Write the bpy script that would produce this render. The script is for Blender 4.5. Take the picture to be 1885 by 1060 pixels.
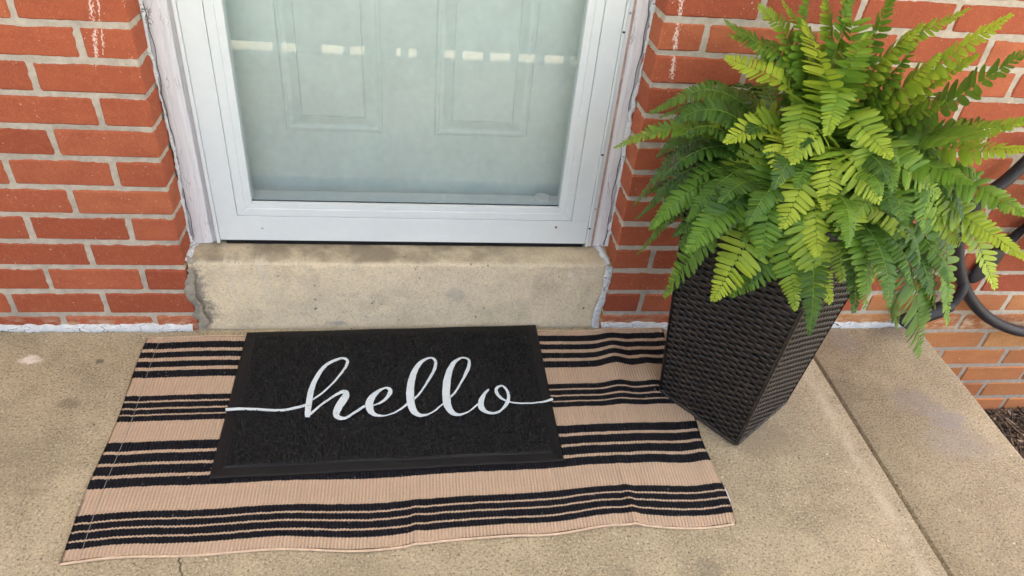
import bpy, bmesh, math, random
import numpy as np
from mathutils import Vector, Matrix, noise as mnoise

S = bpy.context.scene
for o in list(bpy.data.objects):
    bpy.data.objects.remove(o)
COL = S.collection
random.seed(7)
rng = np.random.default_rng(11)
R = math.radians

# ---------------------------------------------------------------- camera, sky, sun, exposure
cam_d = bpy.data.cameras.new('camera')
cam = bpy.data.objects.new('camera', cam_d)
COL.objects.link(cam)
cam.location = (0.5115, -1.4113, 1.1896)
cam.rotation_euler = (0.9311, -0.0846, -0.1089)
cam_d.sensor_width = 36.0
cam_d.lens = 25.39
cam_d.clip_start = 0.02
cam_d.clip_end = 500
S.camera = cam

SUN_EL, SUN_AZ = 66.0, 104.0        # azimuth from +Y (the house side) clockwise towards +X
world = bpy.data.worlds.new('World')
S.world = world
world.use_nodes = True
wn = world.node_tree
for n in list(wn.nodes):
    wn.nodes.remove(n)
sky = wn.nodes.new('ShaderNodeTexSky')
sky.sky_type = 'NISHITA'
sky.sun_disc = False
sky.sun_elevation = R(SUN_EL)
sky.sun_rotation = R(SUN_AZ)
sky.air_density = 0.8
sky.dust_density = 6.0
sky.ozone_density = 0.4
bg = wn.nodes.new('ShaderNodeBackground')
bg.inputs['Strength'].default_value = 0.13
wo = wn.nodes.new('ShaderNodeOutputWorld')
wn.links.new(sky.outputs[0], bg.inputs[0])
wn.links.new(bg.outputs[0], wo.inputs[0])

sun_d = bpy.data.lights.new('sun', 'SUN')
sun_d.energy = 5.0
sun_d.angle = R(0.6)
sun_d.color = (1.0, 0.94, 0.84)
sun = bpy.data.objects.new('sun', sun_d)
COL.objects.link(sun)
_d = Vector((math.sin(R(SUN_AZ)) * math.cos(R(SUN_EL)), math.cos(R(SUN_AZ)) * math.cos(R(SUN_EL)), math.sin(R(SUN_EL))))
sun.rotation_euler = _d.to_track_quat('Z', 'Y').to_euler()

S.view_settings.view_transform = 'Standard'
S.view_settings.look = 'None'
S.view_settings.gamma = 1.0
S.view_settings.exposure = 2.35
S.render.engine = 'CYCLES'
S.cycles.max_bounces = 10
S.cycles.diffuse_bounces = 5
S.cycles.transparent_max_bounces = 12

# ---------------------------------------------------------------- material helpers
class NB:
    def __init__(s, name):
        s.m = bpy.data.materials.new(name)
        s.m.use_nodes = True
        s.t = s.m.node_tree
        for n in list(s.t.nodes):
            s.t.nodes.remove(n)
        s.out = s.t.nodes.new('ShaderNodeOutputMaterial')
    def put(s, sock, v):
        if isinstance(v, bpy.types.NodeSocket):
            s.t.links.new(v, sock)
        elif v is not None:
            if isinstance(v, tuple) and len(v) == 3 and sock.type == 'RGBA':
                v = (*v, 1)
            sock.default_value = v
    def n(s, typ, inp=None, out=0, **props):
        nd = s.t.nodes.new('ShaderNode' + typ)
        for k, v in props.items():
            setattr(nd, k, v)
        for k, v in (inp or {}).items():
            s.put(nd.inputs[k], v)
        return nd.outputs[out]
    def pos(s):
        return s.n('NewGeometry', out='Position')
    def obj(s):
        return s.n('TexCoord', out='Object')
    def map(s, v, scale=(1, 1, 1), loc=(0, 0, 0)):
        return s.n('Mapping', {'Vector': v, 'Scale': scale, 'Location': loc})
    def noise(s, v, scale, detail=2.0, rough=0.5, dist=0.0):
        return s.n('TexNoise', {'Vector': v, 'Scale': scale, 'Detail': detail, 'Roughness': rough, 'Distortion': dist})
    def rng(s, f, a, b, c=0.0, d=1.0):
        return s.n('MapRange', {'Value': f, 'From Min': a, 'From Max': b, 'To Min': c, 'To Max': d})
    def mth(s, op, a, b=0.0, c=0.0, clamp=False):
        return s.n('Math', {0: a, 1: b, 2: c}, operation=op, use_clamp=clamp)
    def mix(s, f, a, b, blend='MIX'):
        nd = s.t.nodes.new('ShaderNodeMix')
        nd.data_type = 'RGBA'
        nd.blend_type = blend
        s.put(nd.inputs[0], f); s.put(nd.inputs[6], a); s.put(nd.inputs[7], b)
        return nd.outputs[2]
    def xyz(s, v):
        nd = s.t.nodes.new('ShaderNodeSeparateXYZ')
        s.put(nd.inputs[0], v)
        return nd.outputs
    def bump(s, h, strength=0.4, dist=0.002, nrm=None):
        i = {'Height': h, 'Strength': strength, 'Distance': dist}
        if nrm is not None:
            i['Normal'] = nrm
        return s.n('Bump', i)
    def spot(s, xyzs, x, z, rx, rz, wob=None, ax=0, az=2):
        """soft elliptical mark, 1 inside, round (x, z) on a plane"""
        a = s.mth('DIVIDE', s.mth('SUBTRACT', xyzs[ax], x), rx)
        b = s.mth('DIVIDE', s.mth('SUBTRACT', xyzs[az], z), rz)
        d = s.mth('ADD', s.mth('MULTIPLY', a, a), s.mth('MULTIPLY', b, b))
        if wob is not None:
            d = s.mth('ADD', d, wob)
        return s.rng(d, 1.0, 0.2, 0.0, 1.0)
    def bsdf(s, color, rough=0.6, nrm=None, **kw):
        i = {'Base Color': color, 'Roughness': rough}
        if nrm is not None:
            i['Normal'] = nrm
        i.update(kw)
        sh = s.n('BsdfPrincipled', i)
        s.t.links.new(sh, s.out.inputs['Surface'])
        return s.m

def plain(name, color, rough=0.5, bump=0.15, scale=60, var=0.06, **kw):
    b = NB(name)
    p = b.obj()
    f = b.noise(p, scale, 4)
    f2 = b.noise(p, scale * 0.15, 3)
    dark = tuple(c * (1 - 2.2 * var) for c in color)
    lite = tuple(min(1, c * (1 + 1.5 * var)) for c in color)
    c = b.mix(b.rng(b.mth('ADD', b.mth('MULTIPLY', f, .45), b.mth('MULTIPLY', f2, .55)), .35, .65), dark, lite)
    return b.bsdf(c, b.rng(f2, .3, .7, max(rough - .08, 0), rough + .08), b.bump(f, bump, .001), **kw)

# ---------------------------------------------------------------- geometry helpers
def tag(o, label=None, cat=None, group=None, kind=None):
    if label: o['label'] = label
    if cat: o['category'] = cat
    if group: o['group'] = group
    if kind: o['kind'] = kind
    return o

def empty(name, loc=(0, 0, 0), **kw):
    o = bpy.data.objects.new(name, None)
    o.empty_display_size = 0.05
    o.location = loc
    COL.objects.link(o)
    return tag(o, **kw)

def link(name, me, mats, parent=None, smooth=False, loc=None, **kw):
    o = bpy.data.objects.new(name, me)
    COL.objects.link(o)
    if mats is not None and not me.materials:
        for m in (mats if isinstance(mats, (list, tuple)) else [mats]):
            me.materials.append(m)
    if smooth:
        me.polygons.foreach_set('use_smooth', [True] * len(me.polygons))
    if parent is not None:
        o.parent = parent
        # children are modelled in world coordinates: undo the parent's own offset
        o.matrix_parent_inverse = Matrix.Translation(parent.location).inverted() if parent.parent is None else Matrix.Identity(4)
    if loc is not None:
        o.location = loc
    return tag(o, **kw)

def pymesh(name, verts, faces):
    me = bpy.data.meshes.new(name)
    me.from_pydata([tuple(v) for v in verts], [], [tuple(f) for f in faces])
    me.update()
    return me

def box_mesh(name, x0, x1, y0, y1, z0, z1, bev=0.0015, seg=1):
    bm = bmesh.new()
    bmesh.ops.create_cube(bm, size=1.0)
    for v in bm.verts:
        v.co = Vector(((x0 + x1) / 2 + v.co.x * (x1 - x0), (y0 + y1) / 2 + v.co.y * (y1 - y0), (z0 + z1) / 2 + v.co.z * (z1 - z0)))
    if bev:
        bmesh.ops.bevel(bm, geom=bm.edges[:], offset=bev, segments=seg, affect='EDGES', profile=0.6)
    me = bpy.data.meshes.new(name)
    bm.to_mesh(me); bm.free()
    return me

def box(name, x0, x1, y0, y1, z0, z1, mat, parent=None, bev=0.0015, seg=1, **kw):
    return link(name, box_mesh(name, x0, x1, y0, y1, z0, z1, bev, seg), mat, parent, **kw)

def prism(name, poly, y0, y1, mat, parent=None, bev=0.0008):
    """polygon in the x-z plane (counter-clockwise seen from -y) given depth from y0 (front) to y1"""
    bm = bmesh.new()
    a = [bm.verts.new((x, y0, z)) for x, z in poly]
    b = [bm.verts.new((x, y1, z)) for x, z in poly]
    bm.faces.new(a); bm.faces.new(b[::-1])
    k = len(poly)
    for i in range(k):
        bm.faces.new((a[(i + 1) % k], a[i], b[i], b[(i + 1) % k]))
    bmesh.ops.recalc_face_normals(bm, faces=bm.faces[:])
    if bev:
        bmesh.ops.bevel(bm, geom=[e for e in bm.edges if all(v.co.y < y0 + 1e-6 for v in e.verts)], offset=bev, segments=1, affect='EDGES')
    me = bpy.data.meshes.new(name)
    bm.to_mesh(me); bm.free()
    return link(name, me, mat, parent)

def tube_mesh(name, pts, rad, sides=10, caps=True):
    """tube along a list of points, radius constant or per point"""
    pts = [Vector(p) for p in pts]
    rads = rad if isinstance(rad, (list, tuple)) else [rad] * len(pts)
    V, Fc = [], []
    ref = Vector((0, 0, 1))
    t0 = (pts[1] - pts[0]).normalized()
    if abs(t0.dot(ref)) > .9: ref = Vector((1, 0, 0))
    n = t0.cross(ref).normalized()
    for i, q in enumerate(pts):
        t = (pts[min(i + 1, len(pts) - 1)] - pts[max(i - 1, 0)]).normalized()
        n = (n - t * n.dot(t)).normalized()
        b = t.cross(n)
        for k in range(sides):
            a = 2 * math.pi * k / sides
            V.append(q + (n * math.cos(a) + b * math.sin(a)) * rads[i])
    for i in range(len(pts) - 1):
        for k in range(sides):
            a, c = i * sides + k, i * sides + (k + 1) % sides
            Fc.append((a, c, c + sides, a + sides))
    if caps:
        Fc.append(tuple(range(sides))[::-1])
        Fc.append(tuple(range(len(V) - sides, len(V))))
    return pymesh(name, V, Fc)

def spline(pts, n=8):
    p = [Vector(q) for q in pts]
    p = [2 * p[0] - p[1]] + p + [2 * p[-1] - p[-2]]
    o = []
    for i in range(1, len(p) - 2):
        for k in range(n):
            t = k / n
            a, b, c, d = p[i - 1:i + 3]
            o.append(.5 * ((2 * b) + (c - a) * t + (2 * a - 5 * b + 4 * c - d) * t * t + (3 * b - a - 3 * c + d) * t ** 3))
    o.append(p[-2])
    return o

def vnoise(x, y, seed=0):
    """cheap smooth 2-D value noise on numpy arrays, about -1..1"""
    xi, yi = np.floor(x).astype(int), np.floor(y).astype(int)
    xf, yf = x - xi, y - yi
    xf, yf = xf * xf * (3 - 2 * xf), yf * yf * (3 - 2 * yf)
    def h(a, b):
        v = np.sin(a * 127.1 + b * 311.7 + seed * 74.7) * 43758.5453
        return (v - np.floor(v)) * 2 - 1
    return (h(xi, yi) * (1 - xf) + h(xi + 1, yi) * xf) * (1 - yf) + (h(xi, yi + 1) * (1 - xf) + h(xi + 1, yi + 1) * xf) * yf

def grid_mesh(name, P):
    """P: array (n, m, 3) of points"""
    n, m = P.shape[:2]
    idx = np.arange(n * m).reshape(n, m)
    q = np.stack([idx[:-1, :-1], idx[1:, :-1], idx[1:, 1:], idx[:-1, 1:]], -1).reshape(-1, 4)
    me = bpy.data.meshes.new(name)
    me.vertices.add(n * m)
    me.vertices.foreach_set('co', P.reshape(-1).astype(np.float32))
    me.loops.add(len(q) * 4)
    me.loops.foreach_set('vertex_index', q.reshape(-1).astype(np.int32))
    me.polygons.add(len(q))
    me.polygons.foreach_set('loop_start', np.arange(0, len(q) * 4, 4, dtype=np.int32))
    me.update(calc_edges=True)
    me.validate()
    return me

def ragged(name, path, width, height, normal, mat, parent, seed=0, step=0.006, jag=0.35):
    """irregular bead (caulk, mortar smear) along a path, lying on a surface with the given normal"""
    pts = [Vector(p) for p in path]
    out = []
    for a, b in zip(pts[:-1], pts[1:]):
        k = max(1, int((b - a).length / step))
        out += [a.lerp(b, i / k) for i in range(k)]
    out.append(pts[-1])
    nrm = Vector(normal).normalized()
    n = len(out)
    P = np.zeros((n, 7, 3))
    for i, q in enumerate(out):
        t = (out[min(i + 1, n - 1)] - out[max(i - 1, 0)]).normalized()
        s = t.cross(nrm).normalized()
        d = i * step
        def nz(f, k): return float(vnoise(np.array(d * f), np.array(k * 3.7 + seed * 1.3), seed))
        wl = width * (1 + jag * nz(55, 1) + jag * nz(160, 2) * .7)
        wr = width * (1 + jag * nz(55, 3) + jag * nz(160, 4) * .7)
        hh = height * (1 + .4 * nz(40, 5) + .3 * nz(130, 6))
        for j, (u, h) in enumerate(((-1, -.6), (-.95, .25), (-.55, .85), (0, 1), (.55, .85), (.95, .25), (1, -.6))):
            w = wl if u < 0 else wr
            P[i, j] = q + s * (u * w / 2) + nrm * (h * hh + (0.25 * hh * nz(200, 7 + j) if 0 < j < 6 else 0))
    return link(name, grid_mesh(name, P), mat, parent, smooth=True)

# ---------------------------------------------------------------- materials
def brick_material():
    b = NB('red_brick')
    p = b.pos()
    X = b.xyz(p)
    rnd = b.n('ObjectInfo', out='Random')
    tint = b.t.nodes.new('ShaderNodeValToRGB')
    cr = tint.color_ramp
    cr.elements[0].position = 0.0; cr.elements[0].color = (0.30, 0.070, 0.033, 1)
    cr.elements[1].position = 1.0; cr.elements[1].color = (0.46, 0.142, 0.064, 1)
    for q, c in ((.3, (0.37, 0.097, 0.045)), (.55, (0.41, 0.106, 0.049)), (.8, (0.43, 0.123, 0.058))):
        e = cr.elements.new(q); e.color = (*c, 1)
    b.t.links.new(rnd, tint.inputs[0])
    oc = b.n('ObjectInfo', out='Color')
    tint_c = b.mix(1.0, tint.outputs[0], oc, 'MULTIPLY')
    off = b.n('VectorMath', {0: p, 1: b.n('CombineXYZ', {0: b.mth('MULTIPLY', rnd, 17.0), 1: b.mth('MULTIPLY', rnd, 5.0)})}, operation='ADD')
    big = b.noise(b.map(off, (1, 1, 1.8)), 14, 3, .6)
    mid = b.noise(off, 85, 4, .65)
    fine = b.noise(off, 620, 2, .6)
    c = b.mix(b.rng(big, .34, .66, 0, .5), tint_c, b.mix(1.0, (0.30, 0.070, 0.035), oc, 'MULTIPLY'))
    c = b.mix(b.rng(mid, .5, .72, 0, .4), c, (0.48, 0.16, 0.075))
    c = b.mix(b.rng(fine, .56, .72, 0, .5), c, (0.52, 0.22, 0.12))
    c = b.mix(b.rng(fine, .44, .30, 0, .6), c, (0.17, 0.036, 0.02))
    pits = b.noise(off, 210, 2, .5)
    c = b.mix(b.rng(pits, .71, .77, 0, .7), c, (0.80, 0.68, 0.58))
    # white drips of old paint (left of the door high up, right of the door high up)
    wob = b.noise(b.map(p, (330, 330, 190)), 1.0, 2, .6)
    wx = b.mth('MULTIPLY', b.mth('SUBTRACT', b.noise(b.map(p, (0, 0, 9)), 1.0, 2), .5), .02)
    def drip(x, slope, z0, w):
        cx = b.mth('ADD', b.mth('MULTIPLY', b.mth('SUBTRACT', X[2], z0), slope), x)
        d = b.mth('ABSOLUTE', b.mth('SUBTRACT', b.mth('ADD', X[0], wx), cx))
        m = b.rng(d, 0.0, w, 1, 0)
        return b.mth('MULTIPLY', m, b.rng(X[2], z0 - .02, z0 + .06))
    d = b.mth('MAXIMUM', drip(-.082, .16, .62, .010), drip(1.046, -.09, .63, .013))
    d = b.mth('MAXIMUM', d, b.mth('MULTIPLY', drip(-.066, .16, .64, .006), .9))
    c = b.mix(b.mth('MULTIPLY', b.rng(b.mth('ADD', b.mth('MULTIPLY', wob, .8), b.mth('MULTIPLY', d, .32)), .62, .70, 0, .85), b.rng(d, .02, .3)), c, (0.78, 0.62, 0.55))
    # lime bloom on the lowest course just above the porch
    low = b.mth('MULTIPLY', b.rng(X[2], .046, .012), b.rng(X[2], -.02, .0))
    bl = b.noise(b.map(p, (1, 1, 2.2)), 26, 4, .7)
    c = b.mix(b.mth('MULTIPLY', low, b.rng(bl, .45, .60, 0, .75)), c, (0.62, 0.50, 0.34))
    h = b.mth('ADD', b.mth('MULTIPLY', fine, .7), b.mth('MULTIPLY', mid, .9))
    nr = b.bump(h, .65, .0014)
    return b.bsdf(c, .88, nr, **{'Specular IOR Level': .25})

def mortar_material():
    b = NB('mortar')
    p = b.pos()
    X = b.xyz(p)
    big = b.noise(b.map(p, (1, 1, 2)), 7, 4, .6)
    mid = b.noise(p, 60, 4, .6)
    fine = b.noise(p, 520, 2, .6)
    c = b.mix(b.rng(mid, .35, .65), (0.40, 0.355, 0.285), (0.53, 0.48, 0.395))
    c = b.mix(b.rng(fine, .42, .62, 0, .35), c, (0.62, 0.57, 0.47))
    c = b.mix(b.rng(big, .52, .66, 0, .65), c, (0.30, 0.275, 0.235))
    # weathered grey below the porch floor
    c = b.mix(b.rng(X[2], .03, -.06, 0, .6), c, (0.27, 0.25, 0.22))
    h = b.mth('ADD', fine, b.mth('MULTIPLY', mid, .8))
    return b.bsdf(c, .95, b.bump(h, .8, .0016), **{'Specular IOR Level': .15})

def concrete(name, light, dark, marks=False, crack=False, rub=False, grain=1.0):
    b = NB(name)
    p = b.pos()
    X = b.xyz(p)
    big = b.noise(p, 3.2, 5, .62)
    med = b.noise(p, 17, 5, .65, .4)
    fine = b.noise(p, 330, 2, .7)
    sand = b.noise(p, 190, 3, .75)
    c = b.mix(b.rng(big, .38, .60), light, dark)
    c = b.mix(b.rng(b.noise(b.map(p, (1, 1, 1), (4, 2, 8)), 6.5, 5, .7), .52, .68, 0, .6), c, tuple(v * .62 for v in dark))
    c = b.mix(b.rng(med, .48, .74, 0, .55), c, tuple(v * .66 for v in dark))
    c = b.mix(b.rng(med, .44, .28, 0, .4), c, tuple(min(1, v * 1.2) for v in light))
    c = b.mix(b.rng(fine, .50, .66, 0, .5 * grain), c, tuple(min(1, v * 1.45) for v in light))
    c = b.mix(b.rng(sand, .49, .36, 0, .85 * grain), c, tuple(v * .40 for v in dark))
    c = b.mix(b.rng(b.noise(b.map(p, (1, 1, 1), (5, 9, 2)), 210, 3, .75), .52, .66, 0, .7 * grain), c, tuple(min(1, v * 1.5) for v in light))
    c = b.mix(b.rng(b.noise(p, 95, 2, .4), .735, .76, 0, .8), c, (0.70, 0.64, 0.54))
    c = b.mix(b.rng(b.noise(b.map(p, (1, 1, 1), (3, 1, 7)), 75, 2, .4), .735, .755, 0, .8), c, (0.10, 0.085, 0.065))
    wob = b.mth('MULTIPLY', b.mth('SUBTRACT', b.noise(p, 48, 6, .8), .5), 4.5)
    if marks:
        for x, y, rx, ry, col, k in ((1.73, -.28, .07, .05, (.27, .24, .23), .5), (1.775, -.345, .06, .045, (.27, .26, .275), .55), (1.76, -.42, .10, .06, (.36, .33, .32), .35),
                                     (1.30, -.395, .10, .06, (.25, .21, .14), .5), (1.06, -.70, .03, .03, (.17, .15, .12), .5), (.90, -.70, .025, .02, (.17, .15, .12), .4),
                                     (-.34, -.10, .028, .016, (.75, .68, .62), .9), (-.19, -.11, .010, .012, (.12, .10, .07), .8), (-.21, -.24, .03, .02, (.16, .13, .09), .5),
                                     (1.66, -.06, .05, .06, (.28, .26, .24), .4), (-.35, -.42, .20, .15, (.24, .19, .13), .35), (.45, -.75, .22, .12, (.25, .21, .16), .35)):
            c = b.mix(b.mth('MULTIPLY', b.spot(X, x, y, rx, ry, wob, 0, 1), k), c, col)
        # pale trowel mark beside the control joint
        d = b.mth('SUBTRACT', X[0], b.mth('ADD', b.mth('MULTIPLY', X[1], .0175), 1.498))
        tr = b.mth('MULTIPLY', b.rng(b.mth('ABSOLUTE', d), .022, .006), b.rng(med, .38, .6))
        c = b.mix(b.mth('MULTIPLY', tr, .45), c, (0.60, 0.52, 0.40))
    if crack:
        cx = b.mth('ADD', .105, b.mth('MULTIPLY', b.mth('ADD', X[1], .62), -.30))
        cx = b.mth('ADD', cx, b.mth('MULTIPLY', b.mth('SUBTRACT', b.noise(b.map(p, (0, 1, 0)), 60, 3), .5), .03))
        d = b.mth('ABSOLUTE', b.mth('SUBTRACT', X[0], cx))
        m = b.mth('MULTIPLY', b.rng(d, .0022, .0008), b.rng(X[1], -.55, -.6))
        c = b.mix(b.mth('MULTIPLY', m, .85), c, (0.03, 0.026, 0.02))
    if rub:
        # dark foot-worn dirt on the tread in front of the sill, pale runs at the left end
        tread = b.mth('MULTIPLY', b.rng(X[2], .190, .197), b.rng(b.noise(p, 11, 4, .6), .38, .60, .35, 1.0))
        tread = b.mth('MULTIPLY', tread, b.rng(X[0], .98, .55, .35, 1))
        c = b.mix(b.mth('MULTIPLY', tread, .80), c, (0.17, 0.14, 0.10))
        for x, sl in ((.085, .13), (.10, .27), (.155, .10), (.166, .16)):
            dd = b.mth('ABSOLUTE', b.mth('SUBTRACT', X[0], b.mth('ADD', b.mth('MULTIPLY', b.mth('SUBTRACT', .2, X[2]), sl), x)))
            rr = b.mth('MULTIPLY', b.rng(dd, .006, .002), b.mth('MULTIPLY', b.rng(X[2], .04, .12), b.rng(X[2], .2, .196)))
            c = b.mix(b.mth('MULTIPLY', rr, .45), c, (0.60, 0.54, 0.44))
        for x, z, rx, rz, col, k in ((.0, .12, .035, .09, (.20, .19, .165), .8), (.005, .05, .05, .05, (.19, .175, .14), .8), (.9, .165, .008, .012, (.72, .64, .54), .9), (.33, .012, .03, .008, (.25, .25, .26), .6), (.62, .10, .03, .03, (.36, .34, .31), .5)):
            c = b.mix(b.mth('MULTIPLY', b.spot(X, x, z, rx, rz, wob, 0, 2), k), c, col)
    h = b.mth('ADD', b.mth('MULTIPLY', sand, 1.0), b.mth('MULTIPLY', fine, .6))
    return b.bsdf(c, .9, b.bump(h, .55, .0016), **{'Specular IOR Level': .25})

def old_paint():
    b = NB('peeling_white_paint')
    p = b.pos()
    X = b.xyz(p)
    grain = b.noise(b.map(p, (150, 150, 7)), 1.0, 5, .6)
    fl = b.noise(b.map(p, (90, 90, 22)), 1.0, 5, .7)
    c = b.mix(b.rng(grain, .35, .65), (0.64, 0.655, 0.68), (0.75, 0.765, 0.785))
    cr = b.n('TexVoronoi', {'Vector': b.map(b.n('VectorMath', {0: p, 1: b.n('VectorMath', {0: b.n('TexNoise', {'Vector': p, 'Scale': 45.0}, out=1), 'Scale': .016}, operation='SCALE')}, operation='ADD'), (62, 62, 3.2)), 'Scale': 1.0, 'Randomness': 1.0}, feature='DISTANCE_TO_EDGE')
    crk = b.mth('MULTIPLY', b.rng(cr, .022, .006), b.rng(b.noise(p, 13, 3), .5, .62))
    c = b.mix(b.mth('MULTIPLY', crk, .75), c, (0.16, 0.15, 0.14))
    peel = b.mth('MULTIPLY', b.rng(fl, .62, .66), 1.0)
    low = b.rng(X[2], .30, .20, .15, 1.0)
    c = b.mix(b.mth('MULTIPLY', peel, low), c, (0.42, 0.34, 0.27))
    h = b.mth('ADD', b.mth('MULTIPLY', grain, .5), b.mth('MULTIPLY', b.rng(cr, .0, .05), .7))
    return b.bsdf(c, .6, b.bump(h, .5, .0012))

def rug_material():
    b = NB('woven_stripes')
    uv = b.n('UVMap', out=0, uv_map='UVMap')
    X = b.xyz(uv)
    # ribs run front to back; stripe edges step from rib to rib
    rib = b.mth('SINE', b.mth('MULTIPLY', X[0], 2 * math.pi / .0066))
    jag = b.mth('MULTIPLY', rib, .0008)
    v = b.mth('ADD', b.mth('ADD', X[1], jag), b.mth('MULTIPLY', b.mth('SUBTRACT', b.noise(uv, 60, 2), .5), .004))
    vs = [-.0, .03, .0683, .0867, .12, .14, .1733, .1917, .23, .325, .3517, .36, .3867, .395, .4183, .425, .4517, .5467, .5867, .6, .6383, .65, .6883, .7017, .74, .8383, .865, .8717, .895, .9017, .9283, .935, .9583, 1.0]
    black = None
    for i in range(1, len(vs) - 1, 2):
        a, c = vs[i] * .6, vs[i + 1] * .6
        m = b.mth('MULTIPLY', b.mth('GREATER_THAN', v, a), b.mth('LESS_THAN', v, c))
        black = m if black is None else b.mth('ADD', black, m)
    p = b.pos()
    yarn = b.noise(b.map(uv, (1, .35, 1)), 700, 3, .7)
    soft = b.noise(p, 22, 3)
    pick = b.mth('SINE', b.mth('MULTIPLY', X[1], 2 * math.pi / .0042))
    tan = b.mix(b.rng(yarn, .3, .7), (0.46, 0.330, 0.235), (0.61, 0.465, 0.345))
    tan = b.mix(b.rng(soft, .4, .7, 0, .25), tan, (0.62, 0.42, 0.31))
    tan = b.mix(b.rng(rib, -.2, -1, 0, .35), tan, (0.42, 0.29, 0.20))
    blk = b.mix(b.rng(yarn, .4, .75), (0.007, 0.007, 0.010), (0.022, 0.022, 0.027))
    lint = b.noise(p, 150, 1, .4)
    blk = b.mix(b.rng(lint, .765, .78, 0, .6), blk, (0.3, 0.3, 0.3))
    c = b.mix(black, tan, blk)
    h = b.mth('ADD', b.mth('MULTIPLY', rib, .6), b.mth('ADD', b.mth('MULTIPLY', pick, .18), b.mth('MULTIPLY', yarn, .5)))
    return b.bsdf(c, .95, b.bump(h, 1.0, .0016), **{'Specular IOR Level': .12})

def glass_material():
    b = NB('storm_door_glass')
    p = b.pos()
    dirt = b.noise(b.map(p, (1, 1, .5)), 9, 5, .65)
    X = b.xyz(p)
    tr = b.n('BsdfTransparent', {'Color': (0.985, 0.998, 0.990)})
    gl = b.n('BsdfGlossy', {'Color': (1, 1, 1), 'Roughness': 0.0})
    df = b.n('BsdfDiffuse', {'Color': (0.76, 0.82, 0.775)})
    fr = b.n('Fresnel', {'IOR': 1.52})
    a = b.n('MixShader', {0: fr, 1: tr, 2: gl})
    k = b.mth('ADD', b.rng(dirt, .36, .7, .015, .085), b.rng(X[2], .38, .32, 0, .05))
    sh = b.n('MixShader', {0: k, 1: a, 2: df})
    b.t.links.new(sh, b.out.inputs['Surface'])
    return b.m

def leaf_material(name, stem=False):
    b = NB(name)
    vc = b.n('Attribute', out='Color', attribute_name='tint')
    p = b.obj()
    var = b.noise(p, 40, 3)
    c = b.mix(b.rng(var, .3, .7, 0, .35), vc, b.mix(.55, vc, (0.03, 0.075, 0.015)))
    pr = b.n('BsdfPrincipled', {'Base Color': c, 'Roughness': .42, 'Specular IOR Level': .35, 'Normal': b.bump(b.noise(p, 300, 2), .15, .0006)})
    if stem:
        b.t.links.new(pr, b.out.inputs['Surface'])
        return b.m
    tl = b.n('BsdfTranslucent', {'Color': b.mix(.35, c, (0.45, 0.55, 0.05))})
    sh = b.n('MixShader', {0: .22, 1: pr, 2: tl})
    b.t.links.new(sh, b.out.inputs['Surface'])
    return b.m

def caulk_material():
    b = NB('cracked_white_caulk')
    p = b.pos()
    n1 = b.noise(p, 45, 4, .65)
    n2 = b.noise(p, 160, 3, .7)
    c = b.mix(b.rng(n1, .35, .65), (0.52, 0.55, 0.57), (0.68, 0.71, 0.73))
    c = b.mix(b.rng(n2, .60, .68, 0, .8), c, (0.34, 0.33, 0.31))
    cr = b.n('TexVoronoi', {'Vector': b.map(p, (26, 40, 70)), 'Scale': 1.0, 'Randomness': 1.0}, feature='DISTANCE_TO_EDGE')
    c = b.mix(b.mth('MULTIPLY', b.rng(cr, .03, .01), b.rng(n1, .48, .55)), c, (0.10, 0.10, 0.10))
    return b.bsdf(c, .6, b.bump(b.mth('ADD', n1, n2), .5, .0015))

BRICK = brick_material()
MORTAR = mortar_material()
SLAB = concrete('porch_concrete', (0.43, 0.362, 0.250), (0.315, 0.262, 0.180), marks=True, crack=True)
STEP = concrete('step_concrete', (0.72, 0.61, 0.425), (0.65, 0.555, 0.40), rub=True, grain=.42)
BOUNCE_PAVING = concrete('bounce_paving_concrete', (0.58, 0.53, 0.44), (0.50, 0.45, 0.37))
PAINT = old_paint()
CAULK = caulk_material()
SMEAR = plain('grey_mortar_smear', (0.30, 0.275, 0.225), .9, .6, 120, .2)
ALU = plain('white_aluminium', (0.69, 0.75, 0.76), .38, .03, 40, .015)
ALU_GREY = plain('grey_channel', (0.50, 0.51, 0.52), .5, .05, 40, .05)
DOOR = plain('mint_white_door_paint', (0.77, 0.86, 0.79), .5, .12, 60, .035)
RUBBER = plain('black_rubber', (0.0075, 0.0075, 0.009), .55, .25, 300, .1, **{'Specular IOR Level': .28})
PILE = plain('black_loop_pile', (0.0075, 0.0075, 0.0085), .45, .2, 300, .25, **{'Specular IOR Level': .35})
INK = plain('white_lettering', (0.62, 0.69, 0.745), .6, .15, 500, .03)
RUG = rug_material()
TAN = plain('tan_yarn', (0.62, 0.47, 0.335), .95, .6, 500, .1)
GLASS = glass_material()
WICKER = plain('dark_brown_resin_wicker', (0.026, 0.020, 0.017), .42, .35, 180, .22)
SOIL = plain('potting_soil', (0.03, 0.02, 0.014), .95, .8, 120, .3)
HOSE = plain('black_rubber_hose', (0.018, 0.018, 0.024), .5, .3, 90, .2)
LEAF = leaf_material('fern_leaf')
STEMM = leaf_material('fern_stem', True)
BARK = plain('bark_mulch', (0.075, 0.052, 0.038), .9, .8, 90, .35)
BARK2 = plain('pale_bark_mulch', (0.17, 0.125, 0.09), .9, .8, 90, .3)
TWIG = plain('twig_bark', (0.20, 0.14, 0.105), .85, .6, 120, .2)
LAWN = plain('lawn', (0.085, 0.12, 0.035), .9, .8, 30, .3)
WHITE = plain('white_trim_paint', (0.75, 0.76, 0.76), .5, .1, 40, .03)
BOARD = plain('grey_green_board', (0.30, 0.33, 0.30), .7, .1, 40, .1)
METAL = plain('grey_steel', (0.45, 0.45, 0.46), .35, .05, 60, .05, Metallic=1.0)

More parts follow.
